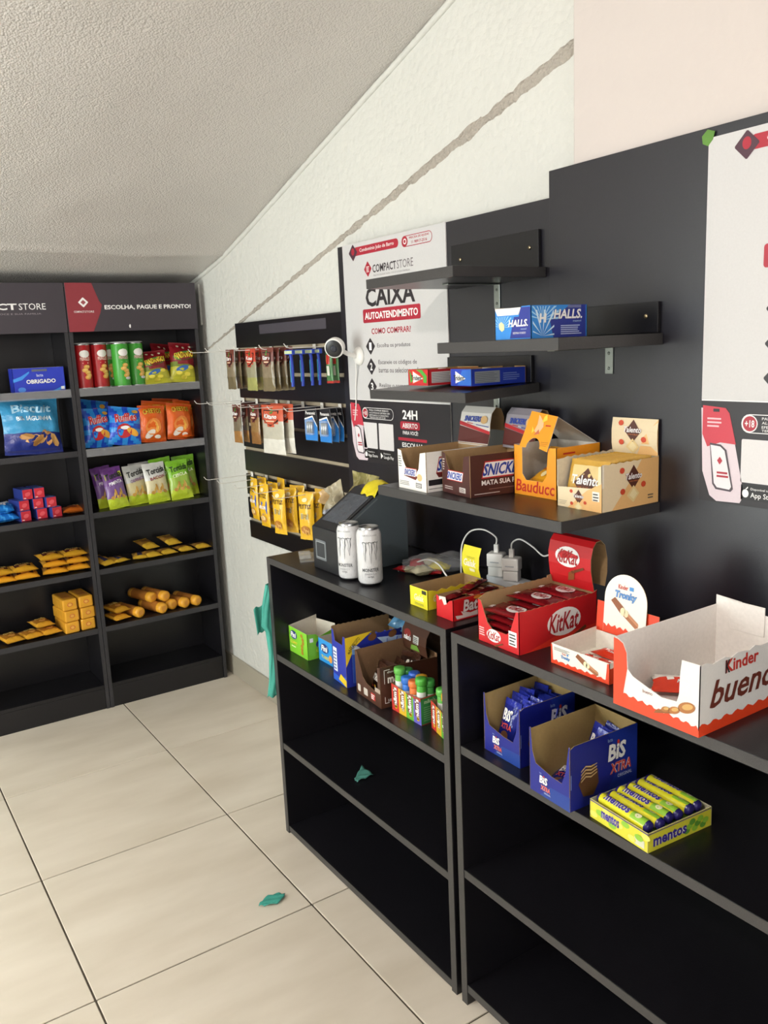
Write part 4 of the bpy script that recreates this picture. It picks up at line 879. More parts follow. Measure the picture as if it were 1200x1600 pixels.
def art(mb, F, R, r):
    for i in range(9): mb.ell(.01 + i * .016, .010 + .009 * (i % 3), .010, .006, F, LG if i % 2 else M('e9e06a'), .0003 + .00005 * i, 10)
    mentos(mb, F, .030, .012, .075, .030); mb.rect(.0, .034, .143, .036, F, M('3a2c8e'), .0006); mb.rect(.112, .004, .135, .018, F, M('cfd0b8'), .0006)
    for i in range(8): mb.ell(.096 + i * .0068, .010 + .007 * (i % 3), .008, .006, R, LG if i % 2 else M('5f9a34'), .0003 + .00005 * i, 10)
    mentos(mb, R, .012, .008, .095, .027); mb.rect(0, .034, .158, .0355, R, M('3a2c8e'), .0006)
carton('flat yellow and green open box of mint rolls', -.427, -2.787, .667, .143, .160, .037, YM, M('c9c3a8', 'card'), art=art, ang=-94)
def roll(label, loc, rot, first=[]):
    if first: return dup(first[0], loc, rot, label)
    r = thing('mint_roll', label, 'candy roll', loc, rot, 'mint rolls in the flat yellow box'); Rr = .0112; Ln = .126
    X = Matrix.Rotation(PI / 2, 4, 'Y'); yl = M('dcd62c', 'foil')
    MB().lathe([(.006, 0), (.0095, .002), (Rr, .008), (Rr, Ln - .008), (.0095, Ln - .002), (.006, Ln)], [M('2a2468', 'foil'), M('2a2468', 'foil'), yl, M('2a2468', 'foil'), M('2a2468', 'foil')], 18, (0, 0, 0), X).build('wrapper', r)
    f = lambda u, v, off=0: V3((u, -(Rr + off + .0003) * math.cos(v / Rr + PI / 2) , (Rr + off + .0003) * math.sin(v / Rr + PI / 2)))
    f2 = lambda u, v, off=0: f(u, v, off)
    mb = MB(); mb.grid(lambda a, b: f2(.085 + .035 * a, -.010 + .020 * b, 0), 2, 8, LG); mentos(mb, f2, .018, -.007, .080, .007); mb.ell(.10, .0, .007, .005, f2, M('f0ecc0'), .0008)
    mb.build('print', r); first.append(r); return r
dr = V3((math.cos(math.radians(-94)), math.sin(math.radians(-94)), 0)); dd = V3((-dr.y, dr.x, 0)); O_ = V3((-.427, -2.787, .667))
for i in range(12):
    lay, k = i // 6, i % 6
    lab = 'yellow mint roll in the %s layer, %s from the front of the flat box' % (['lower', 'top'][lay], ORD[k])
    an = random.uniform(-2.5, 2.5) if lay else 0
    p = O_ + dr * (.008 + (random.uniform(-.003, .004) if lay else 0)) + dd * (.015 + .0250 * k + (.004 if lay and k == 0 else 0)) + V3((0, 0, .0135 + .0235 * lay))
    roll(lab, p, (random.uniform(-.5, .3) if lay else 0, 0, math.radians(-94 + an)))

# ================================================================== goods on the tall shelving units
S1, S2, S3, S4, S5 = 1.425, 1.168, .894, .641, .379
def FF(w, h):      # art frame in metres for packs: (x from left, z) -> (u, v)
    return None
# blue OBRIGADO box
def art(mb, F, R, r):
    mb.poly([(.0, .055), (.03, .065), (.065, .085), (.065, .078), (.035, .052), (0, .042)], F, M('3f8fe0'), .0004); mb.poly([(.145, .0), (.20, .022), (.20, .012), (.17, 0)], F, M('3f8fe0'), .0004); mb.ell(.03, .012, .015, .010, F, M('4a86dd'), .0006)
    mb.text('OBRIGADO', .050, .034, .165, .052, F, M('1a1e6a'), .0006, .08); mb.text('OBRIGADO', .050, .0345, .165, .0515, F, WT, .0012, .045); mb.text('lacta', .092, .062, .118, .074, F, M('c9d2ee'), .0006, .02); mb.rect(.075, .083, .135, .092, F, M('5d6270'), .0006); mb.rect(.184, .006, .198, .018, F, WT, .0006)
carton('royal blue box reading OBRIGADO on the left shelving unit', -.848, -.068, S1, .203, .08, .098, M('2437b4'), WHITE, art=art, ang=0, front=[(0, 0), (.203, 0), (.203, .098), (0, .098)], cat='box')
# crisps tubes
def crisp_tube(label, col, X, Y, ru, first={}):
    if col in first: return dup(first[col], (X, Y, S1), (0, 0, ru), label)
    r = thing('crisps_tube', label, 'crisps tube', (X, Y, S1), (0, 0, ru), 'crisps tubes on the top shelf'); Rr = .036; H = .188; c = M(col, 'plastic'); sv = M('b9bcc0', 'metal')
    MB().lathe([(Rr - .001, 0), (Rr, .001), (Rr, .004), (Rr - .0005, .005), (Rr - .0005, H - .006), (Rr, H - .005), (Rr + .0005, H)], [sv, sv, sv, c, sv, sv], 32).build('tube_body', r)
    MB().lathe([(Rr + .0008, H + .0002), (Rr + .001, H + .003), (Rr - .002, H + .004), (Rr - .003, H + .002)], clear('e8e8e8', .2, .5, 'lid'), 32).build('lid', r)
    f = lambda u, v, off=0: V3(((Rr + off) * math.sin(u / Rr), -(Rr + off) * math.cos(u / Rr), v)); mb = MB()
    def rg(cu, cv, a, b, m_, off, n=14):   # small fans that follow the curve
        mb.grid(lambda s, t: f(cu + a * (2 * s - 1) * math.sqrt(max(0, 1 - (2 * t - 1) ** 2)), cv + b * (2 * t - 1), off), 6, 10, m_)
    rg(0, .146, .022, .016, M('ece9e4'), .0006); mb.text('PRINGLES', -.021, .118, .021, .132, f, M('d8a8a4' if col != 'a81c22' else 'e9c4b8'), .0008, .05); mb.rect(-.013, .106, .013, .110, f, M('e0a090' if col == 'a81c22' else '7fc06a'), .0008)
    for a, b in ((.004, .092), (-.004, .078), (.008, .068), (.006, .048), (.012, .056)): rg(a, b, .013, .009, M('d9a44a'), .0009); rg(a + .002, b + .002, .009, .005, M('e8c06e'), .0013)
    if col != 'a81c22': rg(.012, .036, .013, .006, M('d9d9dc'), .0015)
    mb.build('print', r); first[col] = r; return r
crisp_tube('leftmost red crisps tube on the top shelf', 'a81c22', -.558, -.035, .1)
crisp_tube('second red crisps tube beside the green ones', 'a81c22', -.482, -.015, .2)
crisp_tube('frontmost green crisps tube in the middle of the trio', '3f9a34', -.397, -.040, .15)
crisp_tube('green crisps tube half hidden behind on the left', '3f9a34', -.432, .035, .1)
crisp_tube('rightmost green crisps tube beside the maroon corn snacks', '3f9a34', -.322, -.010, .2)
# snack bags
FAN = lambda u, v: M('7c1820', 'foil') if v > .44 - .12 * (u - .5) else (M('6f7f2c', 'foil') if v > .36 else (M('b8b23a', 'foil') if v > .12 else M('c9c43c', 'foil')))
def fana(mb, f):
    mb.ell(.52, .66, .42, .12, f, M('3f7a2c'), .0006, 16, .1); mb.text('FANDANGOS', .14, .58, .92, .75, f, M('efd23a'), .0012, .05, 0, .12, .15); mb.ell(.42, .33, .25, .07, f, M('2f5fa0'), .0006, 10, .2)
    for a, b in ((.3, .22), (.62, .2), (.75, .36), (.5, .12)): mb.ell(a, b, .12, .05, f, M('e3d24a'), .0008, 9)
    for a, b in ((.3, .9), (.5, .87), (.75, .9)): mb.ell(a, b, .05, .03, f, M('e8d9b8'), .0008, 8)
g = 'corn snack bags on the top shelf'
a_ = put(make_pack('snack_bag', 'slumped maroon corn snack bag beside the green tubes', 'snack bag', .125, .150, .05, FAN, fana, g, seed=51, wr=.004, pinch=.08), (-.238, -.035, S1 + .001), (-14, -4, -4))
dup(a_, (-.175, .035, S1 + .001), RD(-12, 6, 8), 'maroon corn snack bag showing behind its two neighbours', g).scale = (1, 1, 1.2)
dup(a_, (-.118, -.038, S1 + .001), RD(-12, 5, -6), 'upright maroon corn snack bag at the right end of the top shelf', g).scale = (1, 1, 1.2)
RUF = lambda u, v: M('1f4fc4', 'foil') if math.sin(math.atan2(v - .45, (u - .5) * .8) * 9) > .1 else M('2f8fe0', 'foil')
def rufa(mb, f):
    mb.text('Ruffles', .16, .60, .84, .82, f, WT, .0006, .11, .1, .12); mb.text('Ruffles', .16, .60, .84, .82, f, M('c22a30'), .0014, .045, .1, .12)
    mb.ell(.45, .36, .24, .19, f, M('b81e26'), .0010, 16); mb.ell(.47, .44, .15, .05, f, WT, .0014, 12); mb.ell(.72, .34, .20, .09, f, M('e8a83a'), .0020, 12, -.3); mb.ell(.8, .88, .1, .05, f, M('e0a93a'), .0008, 10)
g = 'blue crisps bags on the second shelf'
b_ = put(make_pack('snack_bag', 'bright blue crisps bag with a red mouth print, in front at left', 'snack bag', .128, .170, .045, RUF, rufa, g, seed=61, wr=.003), (-.528, -.040, S2 + .001), (-10, 5, 10))
dup(b_, (-.418, -.048, S2 + .001), RD(-12, 8, -4), 'bright blue crisps bag in front of the orange snack bags', g).scale = (1.12, 1, 1)
dup(b_, (-.540, .045, S2 + .001), RD(-4, 10, 0), 'blue crisps bag standing at the back behind the left blue one', g).scale = (1, 1, 1.2)
CHE = lambda u, v: M('d9601e', 'foil') if .08 < v < .93 else M('c8501a', 'foil')
def chea(mb, f):
    mb.text('CHEETOS', .16, .76, .84, .90, f, M('2a1c14'), .0006, .10, 0, .05, .1); mb.text('CHEETOS', .16, .76, .84, .90, f, M('eec23c'), .0014, .04, 0, .05, .1)
    mb.ell(.5, .42, .3, .22, f, M('e88a3c'), .0006, 14, .3); mb.ell(.38, .22, .2, .1, f, M('e9ddd0'), .0010, 10, .5); mb.poly([(.5, .6), (.62, .55), (.7, .4), (.66, .25), (.58, .3), (.6, .42)], f, M('f0b04a'), .0012); mb.ell(.66, .14, .12, .05, f, M('efe4d2'), .0008, 9)
g = 'orange corn puff bags on the second shelf'
c_ = put(make_pack('snack_bag', 'orange corn puff bag in front, beside the blue crisps', 'snack bag', .125, .165, .045, CHE, chea, g, seed=71, wr=.0035), (-.288, -.042, S2 + .001), (-9, 4, 0))
dup(c_, (-.160, -.040, S2 + .001), RD(-11, 7, 5), 'orange corn puff bag in front at the right end of its shelf', g)
dup(c_, (-.255, .030, S2 + .001), RD(-5, 8, -6), 'orange corn puff bag behind the left front orange one', g).scale = (1.1, 1, 1.08)
dup(c_, (-.185, .075, S2 + .001), RD(-4, 5, 4), 'orange corn puff bag at the very back of the second shelf', g).scale = (1.05, 1, 1.12)
dup(c_, (-.118, .025, S2 + .001), RD(-7, 10, 8), 'orange corn puff bag behind the right front orange one', g).scale = (1, 1, 1.05)
put(make_pack('snack_bag', 'orange snack bag lying flat at the right shelf end', 'snack bag', .05, .07, .02, CHE, None, seed=72), (-.112, -.062, S2 + .012), (-86, 0, 30))
def TOR(top, mid): return lambda u, v: M(top, 'foil') if v > .60 + .08 * (u - .5) else (M(mid, 'foil') if v > .25 else M('b6c832', 'foil'))
def tora(sub, subc, tc='22301c', bg='c9d24a'):
    def a(mb, f):
        mb.poly([(.1, .70), (.95, .74), (.95, .88), (.1, .84)], f, M(bg), .0006); mb.text('Torcida', .12, .72, .93, .87, f, M(tc), .0012, .05, .1, .08)
        mb.text(sub, .2, .58, .88, .66, f, M(subc), .0012, .04, 0, .08)
        for i in range(7): mb.ell(.25 + .09 * i, .26 + .06 * (i % 3), .10, .045, f, M('caa552' if i % 2 else 'b98a3a'), .0008 + .00006 * i, 9, i)
    return a
g = 'narrow snack bags on the third shelf'
t1 = put(make_pack('snack_bag', 'purple and green narrow snack bag, frontmost at left', 'snack bag', .095, .185, .035, TOR('6f3f8a', '7a5a94'), tora('PIMENTA', 'f0ecf4'), g, seed=81, wr=.003), (-.470, -.055, S3 + .001), (-13, -4, 8))
dup(t1, (-.500, .005, S3 + .001), RD(-8, -5, 12), 'purple and green narrow snack bag behind the purple front one', g)
t2 = put(make_pack('snack_bag', 'silver and green narrow snack bag beside the purple one', 'snack bag', .10, .180, .035, TOR('b4b4b0', 'c4b88a'), tora('CHURRASCO', '7a4a7a', '2a2a26', 'bcbcae'), g, seed=82, wr=.003), (-.370, -.030, S3 + .001), (-10, -3, 6))
dup(t2, (-.330, .035, S3 + .001), RD(-6, -2, 4), 'silver narrow snack bag standing behind the white one', g)
put(make_pack('snack_bag', 'white and green narrow snack bag in the middle', 'snack bag', .105, .182, .035, TOR('cfcfca', 'd2c8a0'), tora('BACON', '8a2a2a', '1e1e1a', 'cfcfca'), g, seed=83, wr=.003), (-.285, -.048, S3 + .001), (-11, -2, 4))
t3 = put(make_pack('snack_bag', 'light green narrow snack bag in front at right', 'snack bag', .105, .182, .035, TOR('7ab52c', '9ab84a'), tora('CEBOLA', 'e9efc8', '23400f', '8cc63a'), g, seed=84, wr=.003), (-.175, -.045, S3 + .001), (-11, -3, -2))
dup(t3, (-.232, .000, S3 + .001), RD(-7, -5, 4), 'light green narrow snack bag between the white and green front ones', g).scale = (1, 1, 1.07)
dup(t3, (-.118, .030, S3 + .001), RD(-5, -4, -8), 'light green narrow snack bag at the back right', g).scale = (1, 1, 1.05)
# big biscuit bag, left unit
BB = lambda u, v: M('3f97c8', 'foil') if v > .36 else M('22307e', 'foil')
def bba(mb, f):
    mb.text('Biscuit', .18, .72, .85, .88, f, M('a9d3ea'), .0008, .05, .1); mb.text('BISNAGUINHA', .22, .58, .85, .66, f, M('d9e9f2'), .0008, .05)
    for i in range(6): mb.ell(.36 + .10 * i, .30 - .035 * (i % 3), .13, .06, f, M('c99a5a' if i % 2 else 'b98548'), .0012 + .0004 * i, 8, .4 * i)
    mb.poly([(.05, .04), (.95, .04), (.95, .10), (.05, .07)], f, M('1a2468'), .0006)
put(make_pack('biscuit_bag', 'big light blue and navy biscuit bag on the left unit', 'snack bag', .235, .235, .07, BB, bba, seed=91, wr=.011), (-.795, -.045, S2 + .001), (-13, 3, 4))
# red ended boxes in a pyramid
def small_box(label, loc, rz, first=[]):
    if first: return dup(first[0], loc, rz, label)
    r = thing('juice_gum_box', label, 'box', loc, rz, 'small red-ended boxes stacked on the left unit'); r.name = 'small_box'
    w_, d_, h_ = .043, .10, .043
    mb = MB().box((-w_ / 2, 0, 0), (w_ / 2, d_, h_), M('2b3a86', 'print')); mb.build('carton', r, bevel=.0012)
    fr = FR((-w_ / 2, -.0002, 0), (1, 0, 0), (0, 0, 1)); mb = MB(); mb.rect(.001, .001, .042, .042, fr, M('c82c3a')); mb.ell(.022, .022, .012, .009, fr, M('e05a62'), .0008, 10, .4); mb.rect(.004, .004, .014, .008, fr, M('efc9c6'), .0008)
    f2 = FR((-w_ / 2, 0, h_ + .0002), (1, 0, 0), (0, 1, 0)); mb.rect(.001, .001, .042, .03, f2, M('3a62b4')); mb.text('CEREAL', .004, .008, .039, .02, f2, M('c9d2e4'), .0008, .04); mb.build('print', r); first.append(r); return r
for i, (x, y, z, l) in enumerate([(-.862, -.055, 0, 'bottom row, leftmost'), (-.795, -.045, 0, 'bottom row, middle'), (-.736, -.052, 0, 'bottom row, rightmost'), (-.862, -.045, 1, 'middle row, leftmost'), (-.804, -.035, 1, 'middle row, middle'), (-.752, -.042, 1, 'middle row, rightmost'), (-.842, -.035, 2, 'top row, left'), (-.794, -.03, 2, 'top row, right')]):
    small_box('small box with a red end in the pyramid, ' + l, (x, y, S3 + .0005 + z * .0437), RD(0, 0, (12, 8, 16, 14, 9, 11, 10, 7)[i]))
# lying packs helper
def lying(first, label, x, y, z, yaw, T=.0, roll_=0): return dup(first, (x, y, z), RD(-90 + roll_, 0, yaw), label)
BLB = lambda u, v: M('1f6fc4', 'foil') if (u * 3 + v) % 1 > .3 else M('3f9ae0', 'foil')
g = 'blue packs at the left picture edge'
q = put(make_pack('snack_pack', 'blue snack pack at the left picture edge, bottom', 'snack pack', .10, .10, .035, BLB, lambda mb, f: mb.text('BIS', .3, .4, .7, .6, f, WT, .0008, .04), g, seed=101, wr=.002), (-.935, -.070, S3 + .019), (-84, 0, 6))
lying(q, 'blue snack pack at the left picture edge, on top', -.955, -.060, S3 + .054, -10, 0, 6)
lying(q, 'blue snack pack beside the red-ended boxes', -.905, .01, S3 + .045, 20, 0, 12)
ORP = lambda u, v: M('c4631e', 'foil') if .12 < v < .88 else M('a9551a', 'foil')
put(make_pack('snack_pack', 'orange flat snack pack beside the red-ended boxes', 'snack pack', .105, .12, .026, ORP, lambda mb, f: (mb.ell(.4, .5, .2, .14, f, M('8a3a18'), .0006), mb.text('CLUBE', .2, .62, .8, .74, f, M('efc88a'), .0010, .03)), seed=105, wr=.002), (-.662, -.068, S3 + .014), (-88, 0, -8))
YF_ = lambda u, v: M('d9992a', 'foil') if (v < .16 or v > .84 or abs(u - .5) > .42) else M('8c5a26', 'foil')
YG = lambda u, v: M('e0a42e', 'foil') if (v < .3 or abs(u - .5) > .36) else M('5f2418', 'foil')
def yga(mb, f): mb.text('CLUBE', .2, .52, .8, .68, f, M('e8c66a'), .0008, .04); mb.ell(.5, .36, .18, .08, f, M('c98a3a'), .0006)
g = 'yellow cracker packs stacked on the fourth shelf'
y_ = make_pack('cracker_pack', '', 'snack pack', .105, .125, .028, YG, yga, g, seed=111, wr=.002); first = True
for cx, nm, n in ((-.775, 'left column', 3), (-.680, 'right column', 3)):
    for k in range(n):
        lab = 'yellow cracker pack in the near stack, %s, %s' % (nm, ['bottom', 'middle', 'top'][k]); loc = (cx + (.006 if k == 1 else 0), -.072 + .006 * k, S4 + .0155 + k * .030); rot = RD(-88, 0, -4 + 5 * (k - 1))
        if first: y_.location = loc; y_.rotation_euler = rot; y_['label'] = lab; first = False
        else: dup(y_, loc, rot, lab)
for cx, nm, n in ((-.985, 'left column', 2), (-.893, 'right column', 2)):
    for k in range(n):
        dup(y_, (cx, -.078 + .01 * k, S4 + .0155 + k * .030), RD(-88, 0, -4 + 5 * k), 'yellow cracker pack in the stack at the left picture edge, %s, %s' % (nm, ['bottom', 'top'][k]))
g = 'yellow biscuit packs on the fifth shelf'
YH = lambda u, v: M('dda132', 'foil') if (v < .25 or abs(u - .5) > .38) else M('a46a24', 'foil')
z_ = put(make_pack('biscuit_pack', 'yellow biscuit pack leftmost on the low shelf', 'snack pack', .078, .13, .030, YH, yga, g, seed=121, wr=.002), (-.965, -.080, S5 + .0165), (-87, 0, 14))
lying(z_, 'yellow biscuit pack second from left on the low shelf', -.885, -.078, S5 + .0165, 12)
lying(z_, 'yellow biscuit pack third from left, beside the block pile', -.812, -.074, S5 + .0165, 10)
lying(z_, 'yellow biscuit pack lying on top beside the block pile', -.835, -.045, S5 + .0465, 8)
def block(label, loc, rz, first=[]):
    if first: return dup(first[0], loc, rz, label)
    r = thing('biscuit_block', label, 'snack pack', loc, rz, 'square yellow biscuit blocks piled on the fifth shelf'); w_, d_, h_ = .062, .15, .050
    MB().box((-w_ / 2, 0, 0), (w_ / 2, d_, h_), M('d69a2e', 'foil')).build('wrapper', r, bevel=.006)
    fr = FR((-w_ / 2, -.0002, 0), (1, 0, 0), (0, 0, 1)); mb = MB(); mb.ell(.031, .026, .012, .009, fr, M('c4622a'), .0008, 12); mb.ell(.031, .026, .008, .006, fr, M('e0a848'), .0012, 12)
    mb.rect(.006, .012, .012, .040, FR((w_ / 2 + .0002, 0, 0), (0, 1, 0), (0, 0, 1)), M('8a4a20')); f2 = FR((-w_ / 2, 0, h_ + .0002), (1, 0, 0), (0, 1, 0)); mb.rect(.012, .02, .05, .13, f2, M('b8782a')); mb.text('MAIZENA', .014, .05, .048, .062, f2, M('7a2a1a'), .0008, .03); mb.build('print', r); first.append(r); return r
for c in range(2):
    for k in range(3): block('square yellow biscuit block, %s column, %s of the pile' % (('left', 'right')[c], ('bottom', 'middle', 'top')[k]), (-.735 + .070 * c + (.004 if k == 1 else 0), -.078 + .006 * c, S5 + .0005 + .0515 * k), RD(0, 0, 4 + 3 * (k % 2)))
# right unit: flat packs and round biscuit rolls
g = 'small yellow packs lying in a row on the fourth shelf'
SP = lambda u, v: M('e2b53a', 'foil') if (v < .28 or v > .85) else (M('3a3a5c', 'foil') if .3 < u < .7 else M('b98a34', 'foil'))
SQ = lambda u, v: M('e6b83c', 'foil') if (v < .35 or v > .85) else M('a07432', 'foil')
n_ = put(make_pack('snack_pack', 'yellow and navy small pack leftmost in the row', 'snack pack', .068, .12, .024, SP, None, g, seed=131, wr=.002), (-.540, -.072, S4 + .012), (-78, 0, 24))
lying(n_, 'yellow and navy small pack second from the left in the row', -.475, -.060, S4 + .0135, 22)
lying(n_, 'yellow and navy small pack third from the left in the row', -.405, -.066, S4 + .0135, -14)
n2 = put(make_pack('snack_pack', 'yellow small pack fourth from the left in the row', 'snack pack', .070, .12, .024, SQ, lambda mb, f: mb.text('CLUBE', .2, .5, .8, .62, f, M('4a2a14'), .0006, .03), g, seed=133, wr=.0015), (-.335, -.076, S4 + .0135), (-88, 0, 6))
lying(n2, 'yellow small pack in the middle of the row', -.262, -.070, S4 + .0135, 4)
lying(n2, 'yellow small pack second from the right in the row', -.180, -.072, S4 + .0135, 2)
lying(n2, 'yellow small pack at the right end of the row', -.100, -.072, S4 + .0135, -2)
lying(n2, 'yellow small pack resting raised behind the middle ones', -.212, .005, S4 + .036, 10, 0, 12)
lying(n2, 'yellow small pack resting raised behind the fourth one', -.318, .010, S4 + .034, 14, 0, 12)
def rollpack(label, loc, rz, first=[]):
    if first: return dup(first[0], loc, rz, label)
    r = thing('biscuit_roll', label, 'snack pack', loc, rz, 'round yellow biscuit rolls on the fifth shelf'); Rr = .0245; L_ = .17
    X = Matrix.Rotation(-PI / 2, 4, 'X'); yl, br = M('dfa033', 'foil'), M('a5682c', 'foil')
    MB().lathe([(.012, 0), (.021, .002), (Rr, .006), (Rr, .03), (Rr, L_ - .03), (Rr, L_ - .005), (.018, L_)], [yl, yl, yl, br, yl, yl], 22, (0, 0, 0), X).build('wrapper', r)
    fr = FR((0, -.0004, 0), (1, 0, 0), (0, 0, 1)); mb = MB(); mb.ell(0, 0, .0115, .0115, fr, M('d08c2c'), .0003, 14); mb.build('end_seal', r); first.append(r); return r
RR = [(-.430, -.070, .026, 'round yellow biscuit roll leftmost, beside the flattened packs'), (-.325, -.078, .026, 'front round yellow biscuit roll right of the leftmost'), (-.268, -.050, .026, 'round yellow roll in the middle of the bottom layer'), (-.212, -.066, .026, 'second round yellow roll from the right'), (-.155, -.070, .026, 'rightmost round yellow biscuit roll'), (-.297, -.044, .0705, 'upper round yellow roll resting on two others'), (-.352, -.02, .070, 'rear upper round yellow roll resting on the others')]
for x, y, z, l in RR: rollpack(l, (x, y, S5 + z), RD(0, 0, 18))
g = 'flattened yellow packs on the fifth shelf'
f0 = dup(z_, (-.510, -.078, S5 + .0165), RD(-87, 0, 16), 'flattened yellow pack at the left post, bottom', g)
dup(z_, (-.500, -.060, S5 + .0465), RD(-84, 0, 22), 'flattened yellow pack at the left post, on top', g)

# ================================================================== goods hanging on the slatwall
WIRE = M('e6e4de', 'plastic')
hooks = [(1.560, -.452), (1.560, -.632), (1.560, -.765), (1.560, -.901), (1.560, -1.113), (1.560, -1.300), (1.354, -.472), (1.354, -.603), (1.354, -.783), (1.354, -.887), (1.354, -1.144), (1.354, -1.269), (1.043, -.505), (1.043, -.644), (1.043, -.809), (1.043, -.977), (1.043, -1.136)]
hk = None
rowname = {1.560: 'top', 1.354: 'middle', 1.043: 'bottom'}; cnt = {}
ordn = ['first', 'second', 'third', 'fourth', 'fifth', 'sixth']
for z, y in hooks:
    cnt[z] = cnt.get(z, 0) + 1; lab = 'white wire hook, %s from the far end of the %s row on the slatted board' % (ordn[cnt[z] - 1], rowname[z])
    if hk is None:
        hk = thing('display_hook', lab, 'hook', (-.0262, y, z), (0, 0, 0), 'wire hooks on the slatted board')
        MB().box((-.003, -.010, -.014), (-.0002, .010, .006), WIRE).build('hook_plate', hk, bevel=.0008)
        MB().tube([(-.003, 0, -.004), (-.015, 0, -.005), (-.10, 0, -.005), (-.196, 0, -.005), (-.208, 0, -.002), (-.217, 0, .010)], .0014, WIRE, 6).build('wire_prong', hk)
    else: dup(hk, (-.0262, y, z), (0, 0, 0), lab)
def spice(top, body, powder, txt='Kitano'):
    def cf(u, v): 
        if v > .55 + .16 * abs(2 * u - 1): return M(top, 'print')
        if v > .30: return M(body, 'foil')
        return M(powder, 'foil')
    def a(mb, f):
        mb.poly([(.5 - .34, .9), (.5 - .34, .68), (.5, .58), (.84, .68), (.84, .9)], f, M('2f1c16'), .0004); mb.poly([(.5 - .3, .88), (.5 - .3, .70), (.5, .61), (.8, .70), (.8, .88)], f, M(top), .0008)
        mb.text(txt, .22, .73, .80, .82, f, WT, .0012, .05, .1); mb.rect(.32, .665, .7, .69, f, M('e8c8a8'), .0012); mb.poly([(.42, .84), (.5, .95), (.6, .86), (.52, .83)], f, M('3f8a3a'), .0012)
    return cf, a
def hang(first, y, x, z, rz, label, hgt, tz=0):
    # hung by its top edge from a prong
    o = dup(first, (x, y, z - .005 - hgt * .965 + tz), RD(0, 0, -90 + rz), label); return o
def proto(name, w_, h_, T, cf, a, y, x, z, rz, label, group, seed, cat='spice packet'):
    o = make_pack(name, label, cat, w_, h_, T, cf, a, group, seed=seed, wr=.002, seal=.05); put(o, (x, y, z - .005 - h_ * .965), (0, 0, -90 + rz)); return o
g = 'spice packets on the slatted board'
cf, a = spice('6a3024', '7d6f58', '6f6245')
s1 = proto('spice_packet', .066, .148, .012, cf, a, -.765, -.199, 1.56, 4, 'brown spice packet leftmost in the top row', g, 201)
hang(s1, -.765, -.168, 1.56, -6, 'brown spice packet second from left in the top row', .148); hang(s1, -.765, -.148, 1.56, 5, 'brown spice packet third from left in the top row', .148)
cf, a = spice('b8402c', '8f8a70', '9b9a5a')
s2 = proto('spice_packet', .078, .152, .014, cf, a, -.901, -.178, 1.56, 3, 'orange-topped herb packet, left of the orange pair', g, 203)
hang(s2, -.901, -.142, 1.56, -4, 'orange-topped herb packet, right of the orange pair', .152)
for x, l in ((-.213, 'fourth from the right'), (-.191, 'third from the right'), (-.164, 'second from the right'), (-.140, 'rightmost')): hang(s1, -1.113, x, 1.56, random.uniform(12, 24), 'brown spice packet %s in the top row before the razors' % l, .148)
for x, l in ((-.120, 'frontmost'), (-.095, 'second')): hang(s1, -.901, x, 1.56, 8, 'brown spice packet behind the orange pair, ' + l, .148)
cf, a = spice('5f2c20', '6f6450', '9a6f3c')
s3 = proto('spice_packet', .064, .145, .014, cf, a, -.783, -.198, 1.354, 4, 'brown spice packet leftmost in the middle row', g, 205)
hang(s3, -.783, -.164, 1.354, -5, 'brown spice packet second from left in the middle row', .145)
cf, a = spice('6a3024', '8a6a3e', '8a6238')
s4 = proto('spice_packet', .070, .145, .014, cf, a, -.887, -.172, 1.354, 4, 'tan spice packet before the big white one in the middle row', g, 207)
hang(s4, -.887, -.146, 1.354, -4, 'tan spice packet second before the big white one', .145); hang(s4, -.887, -.120, 1.354, 6, 'tan spice packet just behind the big white one', .145)
cf, a = spice('c4573a', 'b9b4a4', 'd9d6cc')
o = proto('spice_packet', .150, .178, .02, cf, a, -.990, -.150, 1.354, 6, 'big white and orange packet hanging in the middle row', g, 209)
o.location.y = -.990
dup(o, (-.120, -1.010, o.location.z + .004), RD(0, 0, -84), 'big white and orange packet right behind the front one')
hk2 = dup(hk, (-.0262, -1.000, 1.354), (0, 0, 0), 'white wire hook carrying the big white packets in the middle row')
# razors
RB, RB2 = M('1d3fae', 'plastic'), M('2f8fc0', 'plastic')
def razor(label, loc, rz, first=[]):
    if first: return dup(first[0], loc, rz, label)
    r = thing('razor', label, 'razor', loc, rz, 'blue razors hanging in the top row')
    mb = MB(); mb.tube([(0, 0, -.115), (0, .001, -.09), (0, .002, -.05), (0, .0, -.02), (0, -.003, -.008)], .0055, RB, 8); mb.build('handle', r); MB().box((-.002, -.0065, -.10), (.002, -.0045, -.03), RB2).build('grip', r, bevel=.0008)
    MB().box((-.021, -.010, -.012), (.021, .002, .004), RB).build('head', r, bevel=.002); MB().box((-.020, -.0125, -.009), (.020, -.0105, .001), M('b9c9a0', 'plastic')).build('blade_cover', r, bevel=.0006); first.append(r); return r
for x, l in ((-.223, 'leftmost'), (-.186, 'second from the left'), (-.150, 'second from the right'), (-.122, 'rightmost')): razor('blue disposable razor, %s of four on their hook' % l, (x + .004, -1.300, 1.5455), RD(0, 0, -82))
# two narrow sticks packets by the panel
ST = lambda u, v: M('8fae3a', 'foil') if v > .86 else (M('b8342c', 'foil') if v < .08 or .5 < v < .78 and .25 < u < .75 else M('4a7a4a', 'foil'))
o = proto('snack_stick', .034, .125, .012, ST, lambda mb, f: mb.rect(.3, .2, .7, .46, f, M('d9d6c8'), .0008), -1.300, -.088, 1.56, 10, 'narrow green and red packet, left of the pair beside the camera', 'narrow packets beside the camera', 211, 'snack pack')
o.location.y = -1.318; dup(o, (-.064, -1.318, o.location.z), RD(0, 0, -82), 'narrow green and red packet, right of the pair beside the camera')
